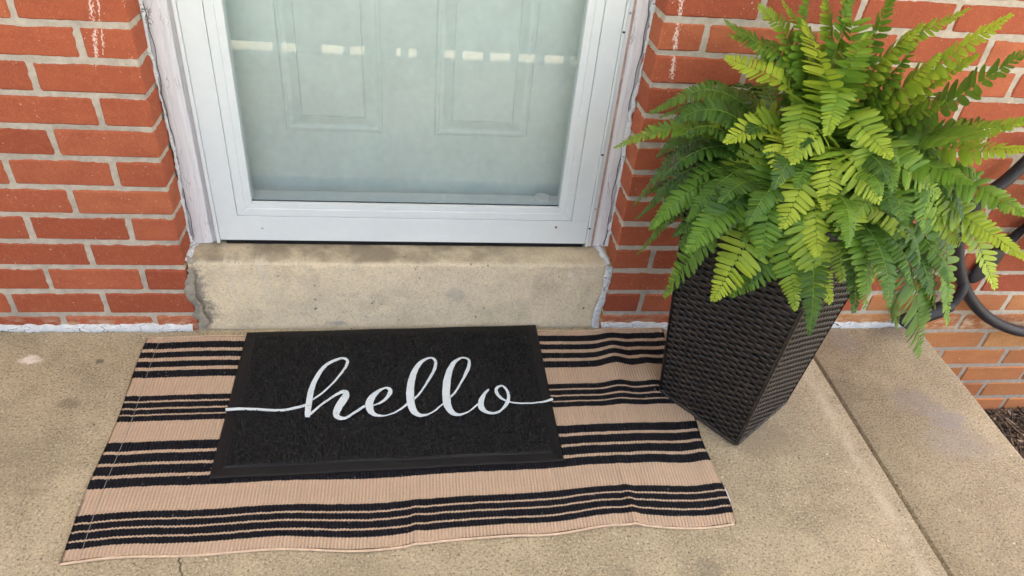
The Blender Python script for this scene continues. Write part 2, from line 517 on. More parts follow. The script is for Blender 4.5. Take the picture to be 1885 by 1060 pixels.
# ================================================================ THE SETTING
# ground far out, porch slab with a control joint, porch ceiling and railing (seen only as reflections and as shade)
GZ = -0.345
def ground():
    n = 41
    xs = np.linspace(-60, 60, n); ys = np.linspace(-90, 12, n)
    X, Y = np.meshgrid(xs, ys, indexing='ij')
    P = np.stack([X, Y, np.full_like(X, GZ - .02)], -1)
    link('ground', grid_mesh('ground', P), LAWN, kind='structure')
ground()

def slab():
    XE, XJ = 1.905, 1.546
    prof = [(-3.0, -.36), (-3.0, 0)]
    prof += [(x, 0) for x in np.linspace(-2.6, 1.4, 9)]
    prof += [(XJ - .0075, 0), (XJ - .005, -.002), (XJ - .003, -.013), (XJ + .003, -.013), (XJ + .005, -.002), (XJ + .0075, 0)]
    prof += [(XE - .010, 0), (XE - .004, -.0015), (XE - .001, -.005), (XE, -.012), (XE, -.36)]
    ys = np.linspace(-.0015, -1.92, 41)
    P = np.zeros((len(ys), len(prof), 3))
    for i, y in enumerate(ys):
        for j, (x, z) in enumerate(prof):
            dx = .0175 * (y + .08) if 1.5 < x < 1.6 else (.035 * (y + .2) if x > 1.8 else 0)
            P[i, j] = (x + dx + (.0012 * math.sin(y * 23 + 1) if x > 1.8 else 0), y, z)
    # outer front face
    last = P[-1:].copy(); last[:, :, 2] = -.36
    P = np.concatenate([P, last], 0)
    link('porch_slab', grid_mesh('porch_slab', P), SLAB, kind='structure')
slab()
box('bounce_paving', -14, 16, -13, -2.35, GZ - .1, GZ - .012, BOUNCE_PAVING, bev=0, kind='structure')  # unseen pale paving, added to bounce warm sunlight onto the porch

box('porch_ceiling', -3.6, 3.9, -2.07, .0, 2.42, 2.50, WHITE, bev=.004, kind='structure')
for nm, x0, x1 in (('house_upper_wall', -3.2, 3.2),):
    box(nm, x0, x1, .0, .12, 2.44, 2.75, BRICK, kind='structure')

rail = empty('porch_railing', (0.5, -1.80, 0), label='white porch railing along the front edge, seen reflected in the door glass', cat='railing')
box('kick_board', -2.9, 1.85, -1.795, -1.77, .050, .32, BOARD, rail)
for a, c in ((-.60, -.57), (-.46, -.43), (-.115, -.08), (-.01, .10), (.197, .226), (.294, .438), (.458, .493), (.531, .662), (.711, .745), (.842, .872), (.971, 1.006), (1.093, 1.135), (1.23, 1.26), (1.40, 1.43)):
    box('foot_block', a, c, -1.794, -1.771, .0, .0497, BOARD, rail)
box('top_rail', -2.9, 1.85, -1.785, -1.725, .86, .91, WHITE, rail)
for i in range(40):
    x = -2.82 + i * .118
    box('baluster', x - .014, x + .014, -1.769, -1.741, .30, .86, WHITE, rail, bev=.002)
for x in (-2.9, -1.3, 1.82):
    box('post', x - .035, x + .035, -1.768, -1.70, 0.0, .98, WHITE, rail, bev=.004)

# ================================================================ BRICK WALLS
C, Z0 = 0.06773, 0.0476
J = 0.0115
def brick_mesh(name, w, seed, d=.092):
    r = random.Random(seed)
    h = C - J
    bm = bmesh.new()
    bmesh.ops.create_cube(bm, size=1.0)
    for v in bm.verts:
        v.co = Vector((v.co.x * w, v.co.y * d, v.co.z * h))
        v.co += Vector((r.uniform(-1, 1) * .0011, r.uniform(-1, 1) * .0007, r.uniform(-1, 1) * .0009))
    bmesh.ops.bevel(bm, geom=bm.edges[:], offset=.0034, segments=1, affect='EDGES')
    me = bpy.data.meshes.new(name)
    bm.to_mesh(me); bm.free()
    me.materials.append(BRICK)
    return me
_cache = {}
def bmesh_for(w):
    key = round(w, 3)
    if key not in _cache:
        _cache[key] = [brick_mesh('brick', w, i * 31 + int(key * 1e4)) for i in range(5)]
    return random.choice(_cache[key])

def lay(parent, side, module, k0, k1, xlim, ksplit, zcut):
    """side -1: bricks run left from x=0; side +1: bricks run right from x=1.0003"""
    corner = 0.0 if side < 0 else 1.0003
    up_v, up_f = [], []
    for k in range(k0, k1):
        header = (k % 2 == 1) if side < 0 else (k % 2 == 0)
        first = .0962 if header else (.1955 if side < 0 else .1985)
        a, x = 0.0, first
        while abs(a) < xlim:
            e0, e1 = a + (J / 2 if a > 0 else 0), x - J / 2
            w = e1 - e0
            c = (e0 + e1) / 2
            cx = corner + side * c
            cz = Z0 + (k + .5) * C
            if not zcut(corner + side * e0, corner + side * e1, cz):
                me = bmesh_for(w)
                loc = Vector((cx + random.uniform(-.0008, .0008) * (a > 0), .046 + random.uniform(-.0007, .0009), cz + random.uniform(-.0006, .0006)))
                if k < ksplit:
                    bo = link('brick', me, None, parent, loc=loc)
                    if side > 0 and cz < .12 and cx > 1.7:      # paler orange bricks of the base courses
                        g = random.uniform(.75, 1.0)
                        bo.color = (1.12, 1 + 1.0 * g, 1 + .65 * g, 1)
                else:
                    b = len(up_v)
                    up_v += [v.co + loc for v in me.vertices]
                    up_f += [[b + i for i in p.vertices] for p in me.polygons]
            a, x = x, x + module
    link('upper_brickwork', pymesh('upper_brickwork', up_v, up_f), BRICK, parent, kind='stuff')

def mortar_sheet(name, path, z0, z1, step, parent, seed):
    """path: list of (x, y) folded round the corner"""
    pts = []
    for a, b in zip(path[:-1], path[1:]):
        L = math.dist(a, b); n = max(2, int(L / step))
        for i in range(n):
            t = i / n
            pts.append((a[0] + (b[0] - a[0]) * t, a[1] + (b[1] - a[1]) * t, L, a, b))
    pts.append((*path[-1], 1, path[-2], path[-1]))
    zs = np.arange(z0, z1, step)
    P = np.zeros((len(pts), len(zs), 3))
    arc = np.zeros(len(pts))
    for i in range(1, len(pts)):
        arc[i] = arc[i - 1] + math.dist(pts[i][:2], pts[i - 1][:2])
    A, Zg = np.meshgrid(arc, zs, indexing='ij')
    nz = vnoise(A * 85, Zg * 85, seed) * .55 + vnoise(A * 190, Zg * 190, seed + 1) * .45 + vnoise(A * 22, Zg * 22, seed + 2) * .4
    d = nz * .0021
    for i, (x, y, L, a, b) in enumerate(pts):
        tx, ty = (b[0] - a[0]), (b[1] - a[1])
        l = math.hypot(tx, ty) or 1
        n = (ty / l, -tx / l)
        if name.endswith('left'): n = (-n[0], -n[1])
        P[i, :, 0] = x + n[0] * d[i]
        P[i, :, 1] = y + n[1] * d[i]
        P[i, :, 2] = zs
    return link('mortar', grid_mesh('mortar', P), MORTAR, parent, smooth=True)

wall_l = empty('brick_wall', (-.5, .05, 0), label='red brick wall on the left of the white door', cat='brick wall')
lay(wall_l, -1, .2030, -1, 35, 1.0, 14, lambda a, b, z: False)
mortar_sheet('left', [(-.0032, .098), (-.0032, .0030), (-1.02, .0030)], -.03, 2.44, .0048, wall_l, 3)
wall_r = empty('brick_wall', (1.9, .05, GZ), label='red brick wall on the right of the door behind the fern, running below the porch floor', cat='brick wall')
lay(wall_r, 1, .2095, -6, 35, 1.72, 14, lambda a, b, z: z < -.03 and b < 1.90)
mortar_sheet('right', [(1.0035, .098), (1.0035, .0030), (2.75, .0030)], -.40, 2.44, .0056, wall_r, 9)
# caulk along the foot of both walls
ragged('caulk', [(x, -.0035, .0095 + .001 * math.sin(x * 9)) for x in np.linspace(-1.0, -.012, 12)], .020, .0035, (0, -1, .35), CAULK, wall_l, 1)
ragged('caulk', [(x, -.0035, .0085 + .002 * math.sin(x * 14)) for x in np.linspace(1.0, 1.885, 12)], .020, .0038, (0, -1, .35), CAULK, wall_r, 2)

# ================================================================ STEP
def step():
    root = empty('concrete_step', (.5, .05, 0), label='beige concrete step under the door with a dirty worn tread', cat='step')
    prof = [(.0085, -.03)] + [(.0085, z) for z in np.linspace(0, .186, 24)] + [(.0095, .1915), (.0125, .1955), (.0175, .1978)] + [(y, .198 + .05 * (y - .0175)) for y in np.linspace(.024, .21, 22)]
    xs = np.linspace(.004, .997, 150)
    P = np.zeros((len(xs), len(prof), 3))
    for i, x in enumerate(xs):
        for j, (y, z) in enumerate(prof):
            n = float(vnoise(np.array(x * 40), np.array((y + z) * 40), 4)) * .0010 + float(vnoise(np.array(x * 130), np.array((y + z) * 130), 5)) * .0005
            edge = math.exp(-((z - .196) / .008) ** 2 - ((y - .012) / .012) ** 2)
            n += edge * float(vnoise(np.array(x * 55), np.array(0.5), 6)) * .0022
            top = z > .197
            P[i, j] = (x, y + (0 if top else n), z + (n if top else 0))
    link('step_block', grid_mesh('step_block', P), STEP, root, smooth=True)
    # smears and caulk where the step meets the brick jambs
    ragged('mortar_smear', [(.006 + .006 * math.sin(z * 40), -.0005, z) for z in np.linspace(.0, .185, 9)], .022, .0025, (0, -1, 0), SMEAR, root, 5, jag=.7)
    ragged('mortar_smear', [(.002, .012, .192), (.008, .02, .2)], .03, .004, (0, -.5, 1), SMEAR, root, 6)
    ragged('caulk', [(.004, .008, .196), (.006, .045, .203), (.010, .085, .206)], .016, .0022, (.5, 0, 1), CAULK, root, 7, jag=.6)
    ragged('caulk', [(.993 - .012 * max(0, math.sin(z * 26 + .6)), -.0005, z) for z in np.linspace(.0, .198, 12)][::-1], .016, .0035, (0, -1, 0), CAULK, root, 8, jag=.5)
    ragged('caulk', [(.993, .004, .199), (.985, .045, .203), (.972, .085, .207)], .014, .0025, (-.3, 0, 1), CAULK, root, 9, jag=.5)
step()

# ================================================================ DOOR FRAME, STORM DOOR, ENTRY DOOR
frame = empty('door_frame', (.5, .09, .2), label='old wooden door frame with peeling cracked white paint', cat='door frame')
def jamb(x0, x1, y, side):
    zs = np.concatenate([np.linspace(.204, .9, 90), np.linspace(.92, 2.15, 40)])
    prof = [(x0, y + .05), (x0, y + .004), (x0 + .003, y), (x0 + (x1 - x0) * .35, y - .001), (x0 + (x1 - x0) * .7, y), (x1 - .003, y + .001), (x1, y + .005), (x1, y + .05)]
    P = np.zeros((len(zs), len(prof), 3))
    for i, z in enumerate(zs):
        for j, (x, yy) in enumerate(prof):
            n = float(vnoise(np.array(z * 26), np.array(j * 1.7), 20 + side)) * .0012 + float(vnoise(np.array(z * 90), np.array(j * 2.1), 22 + side)) * .0007
            P[i, j] = (x + n * (1 if j in (0, 1, 2, 5, 6, 7) else 0), yy + n * .6, z)
    return link('jamb', grid_mesh('jamb', P), PAINT, frame, smooth=False)
jamb(.0, .047, .074, 1)
jamb(.962, 1.002, .078, 2)
DARK = plain('crack_shadow_gap', (0.05, 0.045, 0.04), .9)
ragged('caulk', [(.003 + .002 * math.sin(z * 17), .068, z) for z in np.linspace(.21, 1.3, 40)], .008, .0016, (.6, -1, 0), CAULK, frame, 11, jag=.8)
ragged('caulk', [(.998 - .003 * math.sin(z * 15), .071, z) for z in np.linspace(.21, 1.3, 40)][::-1], .010, .0020, (-.6, -1, 0), CAULK, frame, 12, jag=.8)
link('crack', tube_mesh('crack', [(.0075 + .0018 * math.sin(z * 31) + .0012 * math.sin(z * 97), .0722, z) for z in np.linspace(.22, 1.2, 120)], .0007, 5), DARK, frame)
link('crack', tube_mesh('crack', [(.9915 + .0020 * math.sin(z * 27 + 1) + .0014 * math.sin(z * 83), .0755, z) for z in np.linspace(.21, 1.2, 120)], .0009, 5), DARK, frame)
# the pinkish bare primer line between frame and storm door channel on the right
PRIMER = plain('pinkish_primer', (0.50, 0.36, 0.30), .8, .4, 90, .15)
box('primer_strip', .9585, .9635, .0755, .12, .206, 2.12, PRIMER, frame, bev=.0005)
# storm door mounting channels
box('channel', .047, .0575, .079, .12, .205, 2.12, ALU_GREY, frame, bev=.001)
box('channel', .0575, .0655, .071, .12, .2055, 2.13, ALU, frame, bev=.001)
box('channel', .9495, .9580, .0735, .12, .206, 2.12, ALU, frame, bev=.001)
box('hinge_leaf', .9425, .9490, .0690, .11, .2065, 2.12, ALU, frame, bev=.0012)
for z in (.26, .46, .74, 1.2):
    box('hinge_gap', .9430, .9486, .0684, .0700, z, z + .004, DARK, frame, bev=0)
def screw(x, y, z, mat, parent, r=.0028):
    bm = bmesh.new()
    bmesh.ops.create_uvsphere(bm, u_segments=10, v_segments=6, radius=r)
    for v in bm.verts:
        v.co = Vector((v.co.x + x, v.co.y * .5 + y, v.co.z + z))
    me = bpy.data.meshes.new('screw'); bm.to_mesh(me); bm.free()
    link('screw', me, mat, parent, smooth=True)
screw(.9537, .0735, .315, METAL, frame)
screw(.9537, .0735, .78, METAL, frame)
# inside reveal, head and threshold
box('inner_reveal', .020, .066, .1215, .20, .214, 2.12, WHITE, frame)
box('inner_reveal', .945, .99, .1215, .20, .214, 2.12, WHITE, frame)
box('head', .0, 1.0, .08, .20, 2.135, 2.44, PAINT, frame)
box('threshold', .03, .98, .102, .22, .2115, .226, ALU_GREY, frame)

sd = empty('storm_door', (.5, .08, .21), label='white aluminium storm door with one large glass pane', cat='door')
YF = .0725
X0, X1, G0, G1 = .0665, .9415, .148, .864
ZB, ZR, ZT = .2145, .2695, 2.11
SL, SR, ZR = .1130, .8990, .2800
box('bottom_rail', X0, X1, YF, YF + .038, ZB, ZR, ALU, sd, bev=.0012, seg=2)
box('stile', X0, SL, YF, YF + .038, ZR + .0002, ZT, ALU, sd, bev=.0004)
box('stile', SR, X1, YF, YF + .038, ZR + .0002, ZT, ALU, sd, bev=.0004)
box('top_rail', SL + .0006, SR - .0006, YF, YF + .038, 2.06, ZT, ALU, sd, bev=.0012)
# two stepped glazing beads, mitred at the corners
def beads(o0, o1, yf, yb, name, bev):
    """o0/o1: inset of outer / inner edge from the stile line"""
    l0, r0, b0, t0 = SL + .0009 + o0, SR - .0009 - o0, ZR + .0009 + o0, 2.0595 - o0
    l1, r1, b1, t1 = SL + .0009 + o1, SR - .0009 - o1, ZR + .0009 + o1, 2.0595 - o1
    g = .0002
    prism(name, [(l0 + g, b0), (r0 - g, b0), (r1 - g, b1), (l1 + g, b1)], yf, yb, ALU, sd, bev)
    prism(name, [(l0, t0 - g), (l0, b0 + g), (l1, b1 + g), (l1, t1 - g)], yf, yb, ALU, sd, bev)
    prism(name, [(r1, t1 - g), (r1, b1 + g), (r0, b0 + g), (r0, t0 - g)], yf, yb, ALU, sd, bev)
    prism(name, [(l1 + g, t1), (r1 - g, t1), (r0 - g, t0), (l0 + g, t0)], yf, yb, ALU, sd, bev)
beads(.0, .0195, YF + .0006, YF + .034, 'glazing_bead', .0010)
beads(.0196, .0345, YF + .0024, YF + .034, 'glazing_bead', .0003)
box('inner_ledge', SL, SR, YF + .0345, YF + .070, .285, .3100, ALU, sd, bev=.001)
gi = .0350
box('glass_pane', SL + gi - .004, SR - gi + .004, YF + .0125, YF + .0165, ZR + gi - .004, 2.0595 - gi + .004, GLASS, sd, bev=0)
GASK = plain('dark_gasket', (0.03, 0.03, 0.032), .6)
box('gasket', .1485, .8635, YF + .0105, YF + .0122, ZR + gi + .0008, ZR + gi + .0028, GASK, sd, bev=0)
box('door_sweep', X0 + .012, X1 - .004, YF + .003, YF + .03, .2025, ZB - .0006, RUBBER, sd, bev=.001)
RUST = plain('rust_spot', (0.30, 0.13, 0.07), .8, .3, 200, .3)
screw(.165, YF, .248, ALU_GREY, sd, .0035)
screw(.862, YF, .262, RUST, sd, .0032)

cap = bmesh.new()
bmesh.ops.create_cone(cap, cap_ends=True, segments=28, radius1=.0205, radius2=.0185, depth=.011)
for v in cap.verts:
    v.co += Vector((.828, .119, .3160))
cm = bpy.data.meshes.new('round_cap'); cap.to_mesh(cm); cap.free()
capo = link('round_cap', cm, WHITE, None, label='small round white cap on the ledge behind the door glass', cat='cap')

ed = empty('entry_door', (.5, .18, .22), label='pale mint white panelled entry door behind the storm glass', cat='door')
YD = .163
box('door_slab', .068, .943, YD, YD + .04, .232, 2.10, DOOR, ed, bev=.002)
box('door_bottom_sweep', .07, .941, YD - .004, YD - .0004, .2285, .300, plain('grey_door_shoe', (0.66, 0.71, 0.68), .5, .1, 40, .04), ed, bev=.001)
def panel(xa, xb, za, zb):
    rings = [(0, .0), (.003, .0030), (.0085, .0036), (.0120, .0012), (.0150, .0006), (.0185, .0008), (.0370, .0085), (.0385, .0085), (.0392, .0052), (.0404, .0052), (.0411, .0082)]
    V, Fc = [], []
    for o, h in rings:
        V += [(xa + o, YD - .0004 - h, za + o), (xb - o, YD - .0004 - h, za + o), (xb - o, YD - .0004 - h, zb - o), (xa + o, YD - .0004 - h, zb - o)]
    for i in range(len(rings) - 1):
        for k in range(4):
            a, c = i * 4 + k, i * 4 + (k + 1) % 4
            Fc.append((a, c, c + 4, a + 4))
    n = len(V)
    Fc.append((n - 4, n - 3, n - 2, n - 1))
    link('panel', pymesh('panel', V, Fc), DOOR, ed)
for xa, xb in ((.228, .4445), (.5625, .781)):
    panel(xa, xb, .4565, 1.02)
    panel(xa, xb, 1.16, 1.72)
    panel(xa, xb, 1.80, 2.0)

# ================================================================ RUG
def rug():
    root = empty('striped_rug', (.53, -.31, 0), label='flat woven rug with black and tan stripes lying in front of the step', cat='rug')
    bl, br, fr, fl = Vector((-.107, -.034)), Vector((1.163, -.012)), Vector((1.147, -.604)), Vector((-.088, -.628))
    nu, nv = 260, 130
    us = np.concatenate([[0, 0], np.linspace(0, 1, nu), [1, 1]])
    vs = np.concatenate([[0, 0], np.linspace(0, 1, nv), [1, 1]])
    U, V = np.meshgrid(us, vs, indexing='ij')
    X = (bl.x * (1 - U) + br.x * U) * (1 - V) + (fl.x * (1 - U) + fr.x * U) * V
    Y = (bl.y * (1 - U) + br.y * U) * (1 - V) + (fl.y * (1 - U) + fr.y * U) * V
    # edges are not ruler straight
    Y += V ** 3 * (.007 * np.sin(X * 9 + .6) + .004 * np.sin(X * 21 + 2) + .006 * np.exp(-((X - .95) / .08) ** 2) - .006 * np.exp(-((X - .80) / .07) ** 2))
    Y += (1 - V) ** 4 * (.003 * np.sin(X * 17 + 1))
    X += np.where(U > .9, (U - .9) * 10, 0) * .005 * np.sin(Y * 22 + 1) + np.where(U < .1, (.1 - U) * 10, 0) * .003 * np.sin(Y * 16)
    mat_m = 1 / (1 + np.exp(-(np.maximum(np.abs(X - .475) / .40, np.abs(Y + .235) / .265) - 1) * 60))
    z = .0010 + .0008 * np.sin(X * 13 + Y * 6) + .0006 * vnoise(X * 20, Y * 20, 5)
    z += .013 * np.exp(-((X - 1.0 - .10 * (Y + .2)) / .030) ** 2) * np.exp(-((Y + .14) / .14) ** 2)
    z += .007 * np.exp(-((X - 1.085) / .026) ** 2) * np.exp(-((Y + .18) / .10) ** 2)
    z += .006 * np.exp(-((X - 1.02) / .05) ** 2) * np.exp(-((Y + .44) / .12) ** 2)
    z += .0065 * np.exp(-((X - .945) / .010) ** 2) * np.exp(-((Y + .60) / .16) ** 2) + .0045 * np.exp(-((X - .52) / .010) ** 2) * np.exp(-((Y + .60) / .10) ** 2)
    z += .004 * np.exp(-((X - .70) / .05) ** 2) * np.exp(-((Y + .62) / .05) ** 2)
    z += .004 * np.exp(-((X - 1.13) / .018) ** 2) * np.exp(-((Y + .46) / .10) ** 2)
    pot = np.exp(-(((X - 1.20) / .10) ** 2 + ((Y + .27) / .09) ** 2))
    z = z * (.15 + .85 * mat_m) * (1 - .92 * np.clip(pot * 1.6, 0, 1))
    hemw = 1 / (1 + np.exp((np.minimum(U, 1 - U) * 1.24 - .022) * 900))
    z = z + hemw * .0016
    top = .0042 + np.maximum(z, 0)
    Zt = top.copy()
    Zt[0, :] = Zt[-1, :] = .0006
    Zt[:, 0] = Zt[:, -1] = .0006
    P = np.stack([X, Y, Zt], -1)
    me = grid_mesh('cloth', P)
    uv = me.uv_layers.new(name='UVMap')
    vi = np.zeros(len(me.loops), dtype=np.int32)
    me.loops.foreach_get('vertex_index', vi)
    uvs = np.stack([U.reshape(-1) * 1.25, V.reshape(-1) * .6], -1)[vi]
    uv.data.foreach_set('uv', uvs.reshape(-1).astype(np.float32))
    link('cloth', me, RUG, root, smooth=True)
    for col, nm in ((-2, 'selvedge'), (1, 'selvedge')):
        pts = [(P[i, col, 0], P[i, col, 1] + (-.001 if col < 0 else .001), max(P[i, col, 2] - .0018, .0022)) for i in range(2, len(us) - 2, 2)]
        link(nm, tube_mesh(nm, pts, .0024, 8), TAN, root, smooth=True)
    TH = plain('pale_thread', (0.30, 0.29, 0.28), .9)
    pts = [(P[8, j, 0], P[8, j, 1], P[8, j, 2] + .0002) for j in range(4, len(vs) - 4)]
    link('stitching', tube_mesh('stitching', pts, .00045, 5), TH, root)
    box('care_tag', 1.150, 1.158, -.552, -.522, .0008, .0022, WHITE, root, bev=0)
    # the loop threads that poke out of the weave
    return root
rug()

